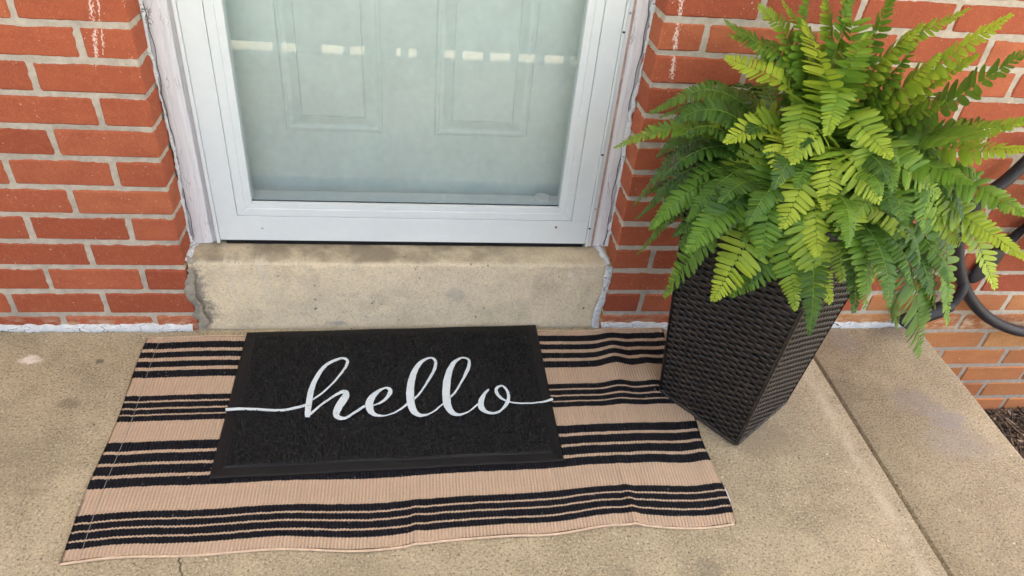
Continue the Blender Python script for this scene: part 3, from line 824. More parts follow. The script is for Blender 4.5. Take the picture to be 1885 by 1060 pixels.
# ================================================================ DOORMAT
def doormat():
    O = Vector((.475, -.228))
    TL, TR, BR, BL = [Vector(q) - O for q in ((.116, -.020), (.829, .003), (.8285, -.442), (.1215, -.4585))]
    root = empty('doormat', (O.x, O.y, .007), label='black rubber doormat with hello in white script lying on the striped rug', cat='doormat')
    def m(s, t):     # s right, t towards the viewer
        q = TL * (1 - s) * (1 - t) + TR * s * (1 - t) + BR * s * t + BL * (1 - s) * t
        return q + O
    zb = .0066
    W_, H_ = .711, .447
    bx, by = .026 / W_, .026 / H_
    # rubber border: bevelled ring
    rings = [(0, 0, zb - .0015), (.0, .0, zb + .0015), (.004 / W_, .004 / H_, zb + .0032), (bx * .85, by * .85, zb + .0042), (bx, by, zb + .0072), (bx * 1.06, by * 1.06, zb + .0074)]
    N = 24
    V, Fc = [], []
    for a, b, z in rings:
        loop = [(a + (1 - 2 * a) * i / N, b) for i in range(N)] + [(1 - a, b + (1 - 2 * b) * i / N) for i in range(N)] + \
               [(1 - a - (1 - 2 * a) * i / N, 1 - b) for i in range(N)] + [(a, 1 - b - (1 - 2 * b) * i / N) for i in range(N)]
        for s, t in loop:
            q = m(s, t)
            w = .0006 * math.sin(s * 19 + t * 7)
            V.append((q.x, q.y, z + w))
    K = 4 * N
    for r in range(len(rings) - 1):
        for k in range(K):
            a, c = r * K + k, r * K + (k + 1) % K
            Fc.append((a, c, c + K, a + K)[::-1])
    link('rubber_border', pymesh('rubber_border', V, Fc), RUBBER, root)
    # backing sheet under the pile
    n = 40
    P = np.zeros((n, n, 3))
    for i in range(n):
        for j in range(n):
            q = m(bx * .9 + (1 - 1.8 * bx) * i / (n - 1), by * .9 + (1 - 1.8 * by) * (1 - j / (n - 1)))
            P[i, j] = (q.x, q.y, zb + .0062)
    link('backing', grid_mesh('backing', P), RUBBER, root)
    # looped pile: thousands of little curled strands in one part
    cnt = 17000
    V, Fc = np.zeros((cnt, 15, 3)), []
    s = rng.uniform(bx * 1.06, 1 - bx * 1.06, cnt); t = rng.uniform(by * 1.06, 1 - by * 1.06, cnt)
    ang = rng.uniform(0, 2 * math.pi, cnt); ln = rng.uniform(.003, .0055, cnt); hh = rng.uniform(.0012, .0075, cnt); rd = rng.uniform(.0006, .0011, cnt)
    cur = rng.uniform(-.004, .004, cnt)
    for k in range(cnt):
        q = m(s[k], t[k])
        d = (math.cos(ang[k]), math.sin(ang[k])); e = (-d[1], d[0])
        for i in range(5):
            u = i / 4 * 2 - 1
            bow = (1 - u * u)
            cx, cy = q.x + d[0] * ln[k] * u + e[0] * cur[k] * bow, q.y + d[1] * ln[k] * u + e[1] * cur[k] * bow
            cz = zb + .0058 + hh[k] * bow
            V[k, i * 3 + 0] = (cx + e[0] * rd[k], cy + e[1] * rd[k], cz)
            V[k, i * 3 + 1] = (cx, cy, cz + rd[k])
            V[k, i * 3 + 2] = (cx - e[0] * rd[k], cy - e[1] * rd[k], cz)
    base = np.array([(i * 3 + j, i * 3 + j + 1, i * 3 + j + 4, i * 3 + j + 3) for i in range(4) for j in range(2)])
    q = (base[None] + (np.arange(cnt) * 15)[:, None, None]).reshape(-1, 4)
    me = bpy.data.meshes.new('loop_pile')
    me.vertices.add(cnt * 15); me.vertices.foreach_set('co', V.reshape(-1).astype(np.float32))
    me.loops.add(len(q) * 4); me.loops.foreach_set('vertex_index', q.reshape(-1).astype(np.int32))
    me.polygons.add(len(q)); me.polygons.foreach_set('loop_start', np.arange(0, len(q) * 4, 4, dtype=np.int32))
    me.update(calc_edges=True)
    link('loop_pile', me, PILE, root, smooth=True, kind='stuff')
    # hello in script: every stroke is an inlaid ribbon; half millimetres relative to the mat's centre
    L = [[[-708,-122,-712,-106],[-682,-120,-686,-106],[-656,-118,-658,-104],[-630,-118,-632,-106],[-602,-120,-604,-108],[-574,-122,-574,-110],[-548,-126,-550,-114],[-526,-128,-528,-116],[-508,-130,-510,-118],[-490,-130,-492,-118],[-474,-130,-476,-118],[-458,-128,-460,-116],[-442,-124,-444,-112],[-422,-118,-426,-106],[-402,-112,-404,-100],[-386,-106,-390,-94],[-378,-104,-382,-90],[-376,-102,-380,-90],[-374,-100,-378,-88]],[[-354,-68,-358,-62],[-342,-56,-346,-50],[-330,-44,-334,-38],[-318,-30,-322,-24],[-304,-12,-308,-4],[-290,10,-294,16],[-276,30,-282,36],[-264,52,-270,58],[-254,72,-260,80],[-244,92,-252,98],[-236,108,-244,116],[-230,124,-238,132],[-224,136,-234,146],[-220,150,-232,158],[-218,162,-230,168],[-216,174,-230,174],[-218,186,-230,180],[-224,194,-232,184],[-228,200,-234,188],[-236,204,-238,190],[-242,206,-242,194],[-248,206,-248,194],[-252,206,-252,194],[-258,206,-254,194],[-266,202,-262,190],[-280,196,-274,182],[-296,186,-292,170],[-312,174,-306,158],[-324,160,-314,146],[-334,146,-322,130],[-344,128,-330,114],[-352,108,-336,94],[-360,86,-342,72],[-366,64,-348,50],[-372,42,-352,30],[-376,18,-354,8],[-380,-4,-356,-14],[-382,-28,-356,-36],[-382,-50,-356,-56],[-382,-72,-356,-78],[-382,-92,-356,-96],[-382,-110,-356,-114],[-380,-126,-356,-130],[-380,-140,-356,-144],[-378,-154,-356,-156],[-376,-166,-356,-168]],[[-358,-162,-368,-146],[-354,-156,-362,-142],[-350,-152,-356,-140],[-344,-144,-350,-134],[-336,-132,-342,-124],[-326,-118,-332,-110],[-318,-106,-322,-98],[-308,-94,-312,-86],[-296,-82,-302,-74],[-286,-72,-290,-64],[-276,-62,-280,-52],[-266,-52,-270,-42],[-256,-44,-262,-34],[-246,-38,-252,-26],[-238,-32,-244,-18],[-232,-30,-236,-12],[-226,-32,-228,-10],[-224,-36,-220,-10],[-224,-38,-210,-14],[-226,-36,-204,-24],[-226,-36,-200,-38],[-228,-38,-200,-50],[-230,-42,-202,-62],[-234,-50,-206,-74],[-238,-58,-210,-84],[-242,-68,-214,-94],[-246,-78,-218,-102],[-250,-88,-222,-112],[-254,-100,-226,-122],[-258,-112,-228,-132],[-260,-124,-232,-140],[-262,-134,-232,-146],[-262,-146,-234,-150],[-260,-158,-234,-152],[-256,-170,-236,-154],[-248,-178,-234,-158],[-242,-182,-234,-162],[-234,-186,-230,-166],[-226,-188,-226,-168],[-220,-188,-220,-170],[-212,-186,-214,-172],[-204,-184,-208,-172],[-198,-180,-202,-168],[-188,-172,-194,-162],[-180,-162,-186,-154],[-170,-154,-176,-144],[-162,-146,-166,-136],[-152,-138,-158,-128],[-144,-130,-150,-120],[-138,-124,-142,-114],[-130,-118,-136,-108],[-124,-114,-130,-104]],[[-92,-110,-94,-104],[-82,-106,-84,-100],[-72,-102,-74,-94],[-62,-98,-66,-88],[-52,-90,-58,-80],[-44,-84,-50,-72],[-36,-74,-44,-62],[-28,-62,-38,-50],[-20,-50,-34,-38],[-14,-38,-32,-28],[-12,-28,-30,-22],[-12,-16,-30,-20],[-16,-8,-30,-18],[-22,0,-30,-16],[-28,2,-32,-12],[-34,4,-36,-8],[-38,4,-38,-6],[-44,4,-42,-4],[-50,2,-48,-6],[-58,-2,-54,-10],[-68,-6,-62,-18],[-78,-14,-70,-28],[-88,-22,-76,-40],[-100,-34,-84,-54],[-110,-46,-88,-68],[-118,-60,-92,-80],[-124,-76,-94,-94],[-128,-96,-94,-102],[-126,-114,-94,-110],[-122,-130,-92,-118],[-116,-144,-92,-128],[-110,-154,-90,-136],[-100,-162,-88,-142],[-92,-168,-84,-150],[-80,-172,-78,-156],[-70,-174,-70,-162],[-62,-174,-60,-164],[-52,-174,-54,-166],[-44,-172,-46,-166],[-36,-170,-38,-166],[-24,-166,-26,-162],[-12,-162,-14,-156],[0,-156,-2,-150],[10,-150,6,-144],[18,-142,16,-136],[28,-136,24,-128],[38,-126,34,-120],[46,-118,44,-110],[56,-108,52,-102]],[[26,-138,22,-132],[30,-132,28,-126],[36,-126,32,-120],[40,-122,36,-116],[46,-116,42,-110],[50,-110,46,-104],[56,-102,52,-98]],[[84,-82,78,-74],[92,-70,86,-62],[100,-60,96,-52],[110,-46,104,-38],[120,-28,114,-22],[128,-10,122,-4],[138,8,132,16],[148,30,140,38],[160,52,150,60],[168,72,158,80],[176,90,166,98],[182,106,170,114],[188,122,174,128],[190,138,176,142],[192,152,178,154],[192,164,178,164],[190,176,178,170],[186,186,178,176],[182,192,174,180],[176,196,172,186],[168,200,168,190],[162,200,162,192],[156,200,156,190],[148,198,150,188],[140,194,144,182],[130,188,134,174],[118,180,126,164],[106,168,118,150],[96,154,112,136],[86,136,104,120],[78,118,100,102],[70,98,94,82],[64,76,92,62],[58,52,88,42],[54,28,86,20],[52,6,84,0],[50,-16,84,-22],[48,-38,84,-40],[50,-56,84,-56],[50,-74,84,-72],[52,-92,86,-86],[54,-106,86,-98],[58,-122,88,-108],[62,-136,90,-120],[68,-150,92,-130],[76,-162,96,-140],[86,-170,98,-148],[94,-176,104,-156],[104,-180,110,-162],[112,-182,114,-164],[118,-180,118,-166],[126,-178,124,-166],[134,-176,132,-166],[142,-172,142,-164],[152,-166,150,-160],[162,-160,160,-154],[172,-152,170,-146],[184,-142,180,-136],[194,-130,190,-124],[204,-118,202,-112],[216,-106,212,-100]],[[244,-74,238,-66],[252,-64,248,-56],[260,-54,256,-46],[270,-42,264,-34],[278,-26,272,-20],[288,-8,280,-2],[296,12,290,18],[306,32,298,38],[316,52,308,60],[326,72,314,80],[332,88,320,98],[340,104,326,112],[344,118,330,126],[348,134,334,140],[350,148,336,152],[350,162,338,160],[350,172,338,168],[346,182,338,174],[342,188,336,178],[334,194,332,184],[326,196,324,188],[318,198,318,190],[312,198,312,190],[304,196,306,186],[296,192,300,180],[286,186,292,172],[276,178,284,162],[264,168,278,150],[256,156,274,140],[250,142,268,126],[242,126,264,112],[234,106,260,92],[228,84,256,70],[222,60,252,50],[216,36,250,28],[214,12,248,6],[212,-10,246,-14],[210,-30,244,-32],[210,-50,244,-48],[210,-68,246,-66],[210,-86,246,-82],[212,-104,246,-96],[214,-120,246,-108],[220,-136,248,-118],[226,-148,250,-128],[232,-158,252,-138],[240,-168,256,-146],[248,-174,260,-154],[258,-178,264,-160],[266,-180,270,-164],[274,-180,276,-168],[284,-180,282,-168],[294,-176,292,-166],[304,-170,304,-162],[316,-164,314,-158],[324,-158,322,-152],[332,-150,330,-146],[340,-144,338,-138],[350,-134,346,-128],[360,-124,356,-118],[370,-114,366,-108]],[[420,-18,424,-24],[414,-24,420,-32],[408,-30,414,-40],[400,-38,408,-48],[392,-50,404,-60],[384,-62,400,-74],[376,-76,396,-86],[370,-90,394,-98],[368,-104,392,-110],[366,-120,392,-118],[366,-132,392,-122],[370,-144,392,-126],[376,-152,394,-134],[382,-158,396,-140],[390,-164,398,-148],[398,-168,404,-154],[406,-172,410,-158],[414,-174,418,-162],[424,-174,426,-164],[434,-174,434,-164],[444,-172,442,-162],[454,-168,450,-158],[462,-162,460,-152],[472,-152,468,-144],[480,-144,474,-134],[490,-134,480,-124],[498,-124,486,-114],[504,-114,490,-102],[508,-104,494,-94],[512,-92,498,-86],[514,-80,500,-78],[516,-68,502,-68],[514,-54,502,-56],[514,-42,502,-46],[510,-30,500,-36],[506,-18,498,-26],[502,-10,494,-18],[496,-4,490,-12],[490,2,488,-6],[484,4,482,-4],[476,4,478,-6],[470,2,472,-8],[462,-2,468,-14],[456,-8,464,-18],[450,-18,462,-24],[448,-28,462,-28],[448,-40,462,-34],[450,-50,464,-44],[454,-60,466,-52],[460,-70,468,-60],[466,-78,474,-68],[472,-86,478,-76],[480,-90,484,-82],[488,-96,490,-88],[494,-100,498,-92]],[[502,-104,504,-96],[516,-108,516,-102],[528,-112,530,-106],[542,-114,544,-108],[558,-116,558,-110],[574,-116,574,-110],[590,-116,590,-110],[608,-116,608,-110],[626,-114,626,-108],[642,-112,642,-106],[654,-112,654,-104],[664,-110,664,-102],[676,-108,674,-98],[686,-104,686,-94],[698,-100,696,-88],[710,-96,708,-84]]]
    names = ('lettering',)
    V, Fc = [], []
    for i, st in enumerate(L):
        z = zb + .0128 + i * .00012
        b = len(V)
        for lx, ly, rx, ry in st:
            V += [(O.x + lx / 2000, O.y + ly / 2000, z), (O.x + rx / 2000, O.y + ry / 2000, z), (O.x + lx / 2000, O.y + ly / 2000, z - .0015), (O.x + rx / 2000, O.y + ry / 2000, z - .0015)]
        for k in range(len(st) - 1):
            a = b + k * 4; c = a + 4
            Fc += [(a, a + 1, c + 1, c), (a + 2, a, c, c + 2), (a + 1, a + 3, c + 3, c + 1)]
        e = b + (len(st) - 1) * 4
        Fc += [(b, b + 2, b + 3, b + 1), (e, e + 1, e + 3, e + 2)]
    bm = bmesh.new()
    me = pymesh('lettering', V, Fc)
    bm.from_mesh(me)
    for f in bm.faces:
        f.normal_update()
    for f in bm.faces:
        if abs(f.normal.z) > .9 and f.normal.z < 0: f.normal_flip()
    bm.to_mesh(me); bm.free()
    link('lettering', me, INK, root, label='the word hello in white script')
doormat()

# ================================================================ PLANTER
PA, PB, PC = Vector((1.094, -.238)), Vector((1.221, -.41)), Vector((1.393, -.283))
PD = PA + PC - PB
CEN = (PA + PC) / 2
PH, PZ0 = .58, .006
def planter():
    root = empty('wicker_planter', (CEN.x, CEN.y, 0), label='tall tapered dark brown wicker planter standing on the corner of the rug', cat='planter')
    def corner(i, z, grow=0.0):
        c = (PA, PB, PC, PD)[i]
        u = (c - CEN).normalized()
        return c + u * (.105 * z + grow)
    rows = 72
    per = 14                  # stakes on each face
    seg = per * 4
    V, Fc = [], []
    pitch = PH / rows
    for r in range(rows):
        z = PZ0 + (r + .5) * pitch
        cs = [corner(i, z) for i in range(4)]
        wob = random.uniform(-.0006, .0006)
        b = len(V)
        npt = 0
        for f in range(4):
            a, c = cs[f], cs[(f + 1) % 4]
            d = (c - a); nrm = Vector((d.y, -d.x)).normalized()
            if nrm.dot((a + c) / 2 - CEN) < 0: nrm = -nrm
            for i in range(seg):
                t = i / seg
                ph = t * per * math.pi + (math.pi if r % 2 else 0)
                sw = math.sin(ph)
                amp = .0030 * (abs(sw) ** .6) * (1 if sw > 0 else -1)
                # soften corners
                k = min(t, 1 - t) * per
                rnd = -.004 * max(0, 1 - k / .8) ** 2
                q = a.lerp(c, t) + nrm * (amp + rnd + wob * .5 + .0003 * random.uniform(-1, 1))
                zz = z + wob + .0004 * math.sin(t * 31 + r)
                hw = pitch * .50
                V += [(q.x - nrm.x * .0016, q.y - nrm.y * .0016, zz - hw), (q.x, q.y, zz - hw * .55), (q.x, q.y, zz + hw * .55), (q.x - nrm.x * .0016, q.y - nrm.y * .0016, zz + hw)]
                npt += 1
        for i in range(npt):
            j = (i + 1) % npt
            for k in range(3):
                Fc.append((b + i * 4 + k, b + j * 4 + k, b + j * 4 + k + 1, b + i * 4 + k + 1))
    link('woven_strands', pymesh('woven_strands', V, Fc), WICKER, root, smooth=True, kind='stuff')
    # upright stakes
    V, Fc = [], []
    for f in range(4):
        for s in range(per + 1):
            t = s / per
            ring = []
            for z in (PZ0, PZ0 + PH):
                a, c = corner(f, z), corner((f + 1) % 4, z)
                q = a.lerp(c, t)
                d = (c - a).normalized(); nrm = Vector((d.y, -d.x))
                if nrm.dot((a + c) / 2 - CEN) < 0: nrm = -nrm
                b0 = q - nrm * .0022
                ring.append([(b0.x - d.x * .003, b0.y - d.y * .003, z), (b0.x + d.x * .003, b0.y + d.y * .003, z), (b0.x + d.x * .003 + nrm.x * .0018, b0.y + d.y * .002 + nrm.y * .0018, z), (b0.x - d.x * .002 + nrm.x * .0018, b0.y - d.y * .002 + nrm.y * .0018, z)])
            b = len(V)
            V += ring[0] + ring[1]
            for k in range(4):
                Fc.append((b + k, b + (k + 1) % 4, b + 4 + (k + 1) % 4, b + 4 + k))
    link('stakes', pymesh('stakes', V, Fc), WICKER, root, kind='stuff')
    # inner liner, rim and base band
    V, Fc = [], []
    for z in (PZ0, PZ0 + PH):
        for i in range(4):
            q = corner(i, z, -.008); V.append((q.x, q.y, z))
    for k in range(4):
        Fc.append((k, (k + 1) % 4, 4 + (k + 1) % 4, 4 + k))
    Fc.append((3, 2, 1, 0))
    link('liner', pymesh('liner', V, Fc), RUBBER, root)
    for z, rad in ((PZ0 + PH, .0075), (PZ0 + .002, .0042)):
        pts = []
        for i in range(4):
            a, c = corner(i, z), corner((i + 1) % 4, z)
            for t in np.linspace(.02, .98, 20):
                q = a.lerp(c, float(t)); pts.append((q.x, q.y, z + .0006 * math.sin(t * 60)))
        pts.append(pts[0])
        link('rim' if rad > .006 else 'base_band', tube_mesh('band', pts, rad, 8, False), WICKER, root, smooth=True)
    V = []
    for i in range(4):
        q = corner(i, PH - .03, -.007); V.append((q.x, q.y, PZ0 + PH - .035))
    link('soil', pymesh('soil', V, [(0, 1, 2, 3)]), SOIL, root)
    return root
planter()

# ================================================================ FERN
GUIDED = [
(1.048,-0.175,0.72,0.956,-0.158,0.663,26,0.2),
(1.045,-0.174,0.693,0.977,-0.161,0.658,25,0.2),
(0.997,-0.164,0.638,0.899,-0.154,0.587,31,0.5),
(1.035,-0.172,0.603,0.962,-0.159,0.462,29,0.1),
(1.055,-0.177,0.559,0.975,-0.16,0.432,29,0.1),
(1.066,-0.18,0.512,0.992,-0.163,0.344,29,0.2),
(1.054,-0.324,0.501,1.017,-0.298,0.33,36,0.4),
(1.101,-0.4,0.55,1.054,-0.423,0.421,48,0.8),
(1.12,-0.3,0.668,1.051,-0.313,0.547,48,0.8),
(1.121,-0.198,0.695,1.048,-0.221,0.662,42,0.8),
(1.086,-0.286,0.628,1.046,-0.287,0.52,34,0.5),
(1.145,-0.434,0.572,1.169,-0.498,0.459,38,0.5),
(1.176,-0.427,0.633,1.174,-0.49,0.566,42,0.8),
(1.142,-0.421,0.519,1.089,-0.417,0.425,36,0.3),
(1.246,-0.44,0.683,1.343,-0.479,0.588,50,0.8),
(1.212,-0.457,0.599,1.233,-0.5,0.518,36,0.5),
(1.254,-0.46,0.612,1.289,-0.496,0.51,40,0.6),
(1.336,-0.46,0.536,1.434,-0.441,0.366,40,0.4),
(1.366,-0.478,0.538,1.465,-0.488,0.338,56,0.2),
(1.332,-0.439,0.684,1.346,-0.488,0.616,42,0.3),
(1.287,-0.404,0.724,1.303,-0.451,0.68,42,0.5),
(1.428,-0.432,0.587,1.473,-0.502,0.423,44,0.4),
(1.439,-0.447,0.619,1.489,-0.532,0.532,50,0.7),
(1.443,-0.454,0.622,1.497,-0.549,0.602,34,0.8),
(1.423,-0.425,0.679,1.482,-0.518,0.668,40,0.4),
(1.415,-0.415,0.729,1.464,-0.486,0.768,40,0.8),
(1.412,-0.411,0.76,1.453,-0.469,0.808,36,0.5),
(1.361,-0.354,0.757,1.427,-0.431,0.904,50,0.1),
(1.346,-0.339,0.83,1.397,-0.393,0.939,44,0.8),
(1.344,-0.338,0.792,1.385,-0.379,0.872,40,0.8),
(1.318,-0.314,0.772,1.348,-0.342,0.862,40,0.8),
(1.269,-0.277,0.841,1.27,-0.277,0.953,40,0.2),
(1.243,-0.26,0.843,1.209,-0.239,0.957,42,0.5),
(1.224,-0.248,0.819,1.187,-0.227,0.919,40,0.6),
(1.201,-0.235,0.814,1.13,-0.202,0.891,40,0.6),
(1.19,-0.229,0.797,1.065,-0.18,0.824,38,0.4),
(1.149,-0.21,0.793,1.051,-0.176,0.845,36,0.2),
(1.144,-0.26,0.772,1.066,-0.18,0.783,40,0.8),
(1.188,-0.343,0.788,1.104,-0.338,0.899,46,0.8),
(1.196,-0.348,0.799,1.159,-0.419,0.746,36,0.5),
(1.24,-0.4,0.749,1.223,-0.459,0.692,42,0.5),
(1.123,-0.365,0.7,1.115,-0.413,0.659,38,0.9),
(1.187,-0.409,0.704,1.178,-0.459,0.637,40,0.8),
(1.36,-0.353,0.737,1.311,-0.448,0.708,40,0.2),
(1.163,-0.318,0.758,1.12,-0.417,0.696,38,0.6),
(1.221,-0.357,0.758,1.252,-0.46,0.732,44,0.6),
(1.118,-0.374,0.643,1.081,-0.393,0.557,44,0.3),
(1.308,-0.45,0.639,1.303,-0.493,0.57,40,0.3),
(1.158,-0.452,0.595,1.222,-0.509,0.479,34,0.7),
(1.326,-0.442,0.715,1.361,-0.514,0.721,44,0.3),
(1.361,-0.397,0.742,1.329,-0.527,0.801,42,0.3),
(1.334,-0.328,0.74,1.379,-0.372,0.789,44,0.5),
(1.298,-0.298,0.745,1.319,-0.315,0.824,42,0.7),
(1.155,-0.212,0.832,1.096,-0.189,0.877,40,0.5),
(1.227,-0.25,0.884,1.232,-0.252,0.977,42,0.3),
(1.176,-0.222,0.845,1.162,-0.216,0.948,42,0.4),
(1.109,-0.297,0.708,1.05,-0.307,0.677,42,0.7),
(1.112,-0.411,0.611,1.1,-0.452,0.534,42,0.3),
(1.215,-0.458,0.642,1.232,-0.5,0.59,44,0.7),
(1.179,-0.46,0.579,1.189,-0.504,0.493,40,0.6),
(1.283,-0.466,0.606,1.339,-0.491,0.489,44,0.5),
(1.356,-0.472,0.611,1.456,-0.474,0.445,44,0.2),
(1.107,-0.193,0.638,1.029,-0.17,0.561,40,0.1),
(1.135,-0.204,0.564,1.045,-0.174,0.432,38,0.1),
(1.059,-0.335,0.588,1.011,-0.319,0.466,38,0.1),
(1.28,-0.284,0.807,1.319,-0.315,0.899,44,0.7),
(1.301,-0.301,0.85,1.358,-0.351,0.933,40,0.6),
(1.164,-0.375,0.735,1.106,-0.405,0.685,44,0.8),
(1.266,-0.439,0.682,1.214,-0.478,0.628,42,0.5),
(1.209,-0.332,0.821,1.197,-0.37,0.894,42,0.4),
(1.308,-0.306,0.806,1.32,-0.316,0.874,42,0.4),
(1.341,-0.435,0.672,1.45,-0.464,0.574,46,0.6),
(1.151,-0.414,0.666,1.124,-0.445,0.59,44,0.8),
(1.204,-0.425,0.713,1.25,-0.48,0.665,46,0.7),
(1.284,-0.435,0.711,1.356,-0.472,0.673,46,0.5)
]
DARKG, MIDG, YELG = Vector((.026, .080, .015)), Vector((.115, .255, .024)), Vector((.43, .54, .045))  # DARKG is deepened to paint shade into the fern's interior
fern = empty('fern', (CEN.x, CEN.y, .57), label='large green fern with arching fronds in the wicker planter', cat='fern')
def frond(pts, wmax, yel, rr, roll=0.0, tri=0.0, face=Vector((0, 0, 0))):
    """pts: points along the rachis. Leaflets in pairs, stem as a sub-part."""
    L = sum((b - a).length for a, b in zip(pts[:-1], pts[1:]))
    cum = [0.0]
    for a, b in zip(pts[:-1], pts[1:]): cum.append(cum[-1] + (b - a).length)
    def at(d):
        for i in range(len(pts) - 1):
            if cum[i + 1] >= d or i == len(pts) - 2:
                t = (d - cum[i]) / max(1e-6, cum[i + 1] - cum[i])
                return pts[i].lerp(pts[i + 1], min(1, t)), (pts[i + 1] - pts[i]).normalized()
    V, Fc, Cc = [], [], []
    d = L * .10
    i = 0
    fold = rr.uniform(-.15, .30)
    droop = rr.uniform(.15, .75)
    while d < L * .998:
        s = d / L
        q, T = at(d)
        rad = Vector((q.x - CEN.x, q.y - CEN.y, 0))
        rad = rad.normalized() if rad.length > .01 else Vector((1, 0, 0))
        ref = Vector((0, 0, 1)) - rad * (2.0 * T.z) + face
        Sd = T.cross(ref).normalized()
        Nn = Sd.cross(T).normalized()
        a0 = roll + .12 * math.sin(s * 5 + roll * 9)
        Sd, Nn = Sd * math.cos(a0) + Nn * math.sin(a0), Nn * math.cos(a0) - Sd * math.sin(a0)
        prof = min(1.0, .6 + s * 1.5) * (1 - max(0, (s - .5) / .5) ** 1.9 * .88)
        ln = wmax * prof * rr.uniform(.9, 1.06)
        wd = min(.0062, max(.0026, ln * .155)) * rr.uniform(.92, 1.1) * (1 + tri * .8)
        ang = R(84 - 26 * s ** 3)
        for side in (-1, 1):
            an = ang + rr.uniform(-.10, .10)
            D = (Sd * side * math.sin(an) + T * math.cos(an)).normalized()
            f = fold + rr.uniform(-.12, .12)
            D = (D * math.cos(f) + Nn * math.sin(f)).normalized()
            Wd = (T - D * T.dot(D)).normalized()
            Ln = D.cross(Wd) * (1 if D.cross(Wd).dot(Nn) > 0 else -1)
            tw = rr.uniform(-.42, .42)
            Wd = Wd * math.cos(tw) + Ln * math.sin(tw)
            org = q + T * (side * .0012)
            b = len(V)
            g = min(1, max(0, yel * (.15 + 1.1 * s) + .12 * s + rr.uniform(-.10, .10)))  # yellower tips are young growth; darker bases paint the inner shade
            col = DARKG.lerp(MIDG, min(1, g * 2)) if g < .5 else MIDG.lerp(YELG, (g - .5) * 2)
            st = ((0, .40), (.09, 1.0), (.38, 1.0), (.72, .88), (.92, .58), (1.0, .12))
            for t, w in st:
                w = w * (1 - tri * t * .5)
                c = org + D * (ln * t) - Ln * (droop * ln * t * t * .5) + Wd * (ln * .06 * t * t)
                V.append(c - Wd * (wd * w) - Ln * (wd * w * .30)); V.append(c + Ln * (wd * .12)); V.append(c + Wd * (wd * w) - Ln * (wd * w * .30))
                tipc = col.lerp(YELG, .25 * t * yel)
                Cc += [tipc] * 3
            for k in range(len(st) - 1):
                a = b + k * 3
                Fc += [(a, a + 1, a + 4, a + 3), (a + 1, a + 2, a + 5, a + 4)]
        d += max(.0038, wd * 2.10) * rr.uniform(.93, 1.07)
        i += 1
    me = pymesh('frond', V, Fc)
    at_ = me.color_attributes.new('tint', 'FLOAT_COLOR', 'POINT')
    at_.data.foreach_set('color', np.array([(*c, 1) for c in Cc], dtype=np.float32).reshape(-1))
    o = link('frond', me, LEAF, fern, smooth=True)
    n = len(pts)
    sm = tube_mesh('stem', [p for p in pts], [.0015 * (1 - .75 * k / (n - 1)) for k in range(n)], 5, False)
    at_ = sm.color_attributes.new('tint', 'FLOAT_COLOR', 'POINT')
    sc = MIDG.lerp(YELG, .25 + .4 * yel) * .8
    at_.data.foreach_set('color', np.array([(*sc, 1)] * len(sm.vertices), dtype=np.float32).reshape(-1))
    link('stem', sm, STEMM, o, smooth=True)

def bez(p0, p1, p2, p3, n=22):
    return [p0 * (1 - t) ** 3 + p1 * 3 * t * (1 - t) ** 2 + p2 * 3 * t * t * (1 - t) + p3 * t ** 3 for t in [i / n for i in range(n + 1)]]

rr = random.Random(5)
CROWN = Vector((CEN.x, CEN.y, .575))
for mx, my, mz, tx, ty, tz, w, y in GUIDED:
    m, t = Vector((mx, my, mz)), Vector((tx, ty, tz))
    out = Vector((m.x - CROWN.x, m.y - CROWN.y, 0))
    p0 = CROWN + out * rr.uniform(.15, .3) + Vector((rr.uniform(-.02, .02), rr.uniform(-.02, .02), 0))
    # curve through the middle point: rises from the crown, then bends over to the tip
    u0 = p0 + (m - p0) * .45 + Vector((0, 0, .05))
    pts = spline([p0, u0, m, t], 8)
    # fronds turn their upper side towards the camera
    frond(pts, w / 1000 * 1.06, y, rr, rr.uniform(-.22, .22), face=Vector((-.35, -.75, .35)) * .75)
for k in range(120):
    az = k * 2.39996 + rr.uniform(-.3, .3)
    el = R(rr.choice((rr.uniform(5, 45), rr.uniform(20, 60), rr.uniform(45, 80))))
    Lf = rr.uniform(.18, .31)
    dirh = Vector((math.cos(az), math.sin(az), 0))
    p0 = CROWN + dirh * rr.uniform(.01, .08)
    reach = Lf * (.55 + .45 * math.cos(el))
    drop = rr.uniform(.02, .28) * (1.1 - el / 1.6)
    p1 = p0 + (dirh * math.cos(el) + Vector((0, 0, 1)) * math.sin(el)) * Lf * .45
    p3 = p0 + dirh * reach + Vector((0, 0, math.sin(el) * Lf * .75 - drop))
    p2 = p1.lerp(p3, .5) + Vector((0, 0, .06)) + dirh * .02
    p3.z = max(p3.z, .46 + .10 * rr.random())
    for q in (p1, p2, p3):
        if q.y > -.02: q.y = -.02 - rr.uniform(0, .03)
    frond(bez(p0, p1, p2, p3), rr.uniform(.028, .044), rr.choice((.0, .0, .0, .1, .15, .3)), rr, rr.uniform(-.5, .5))  # filler fronds mostly darkest green, painting shade between the outer ones

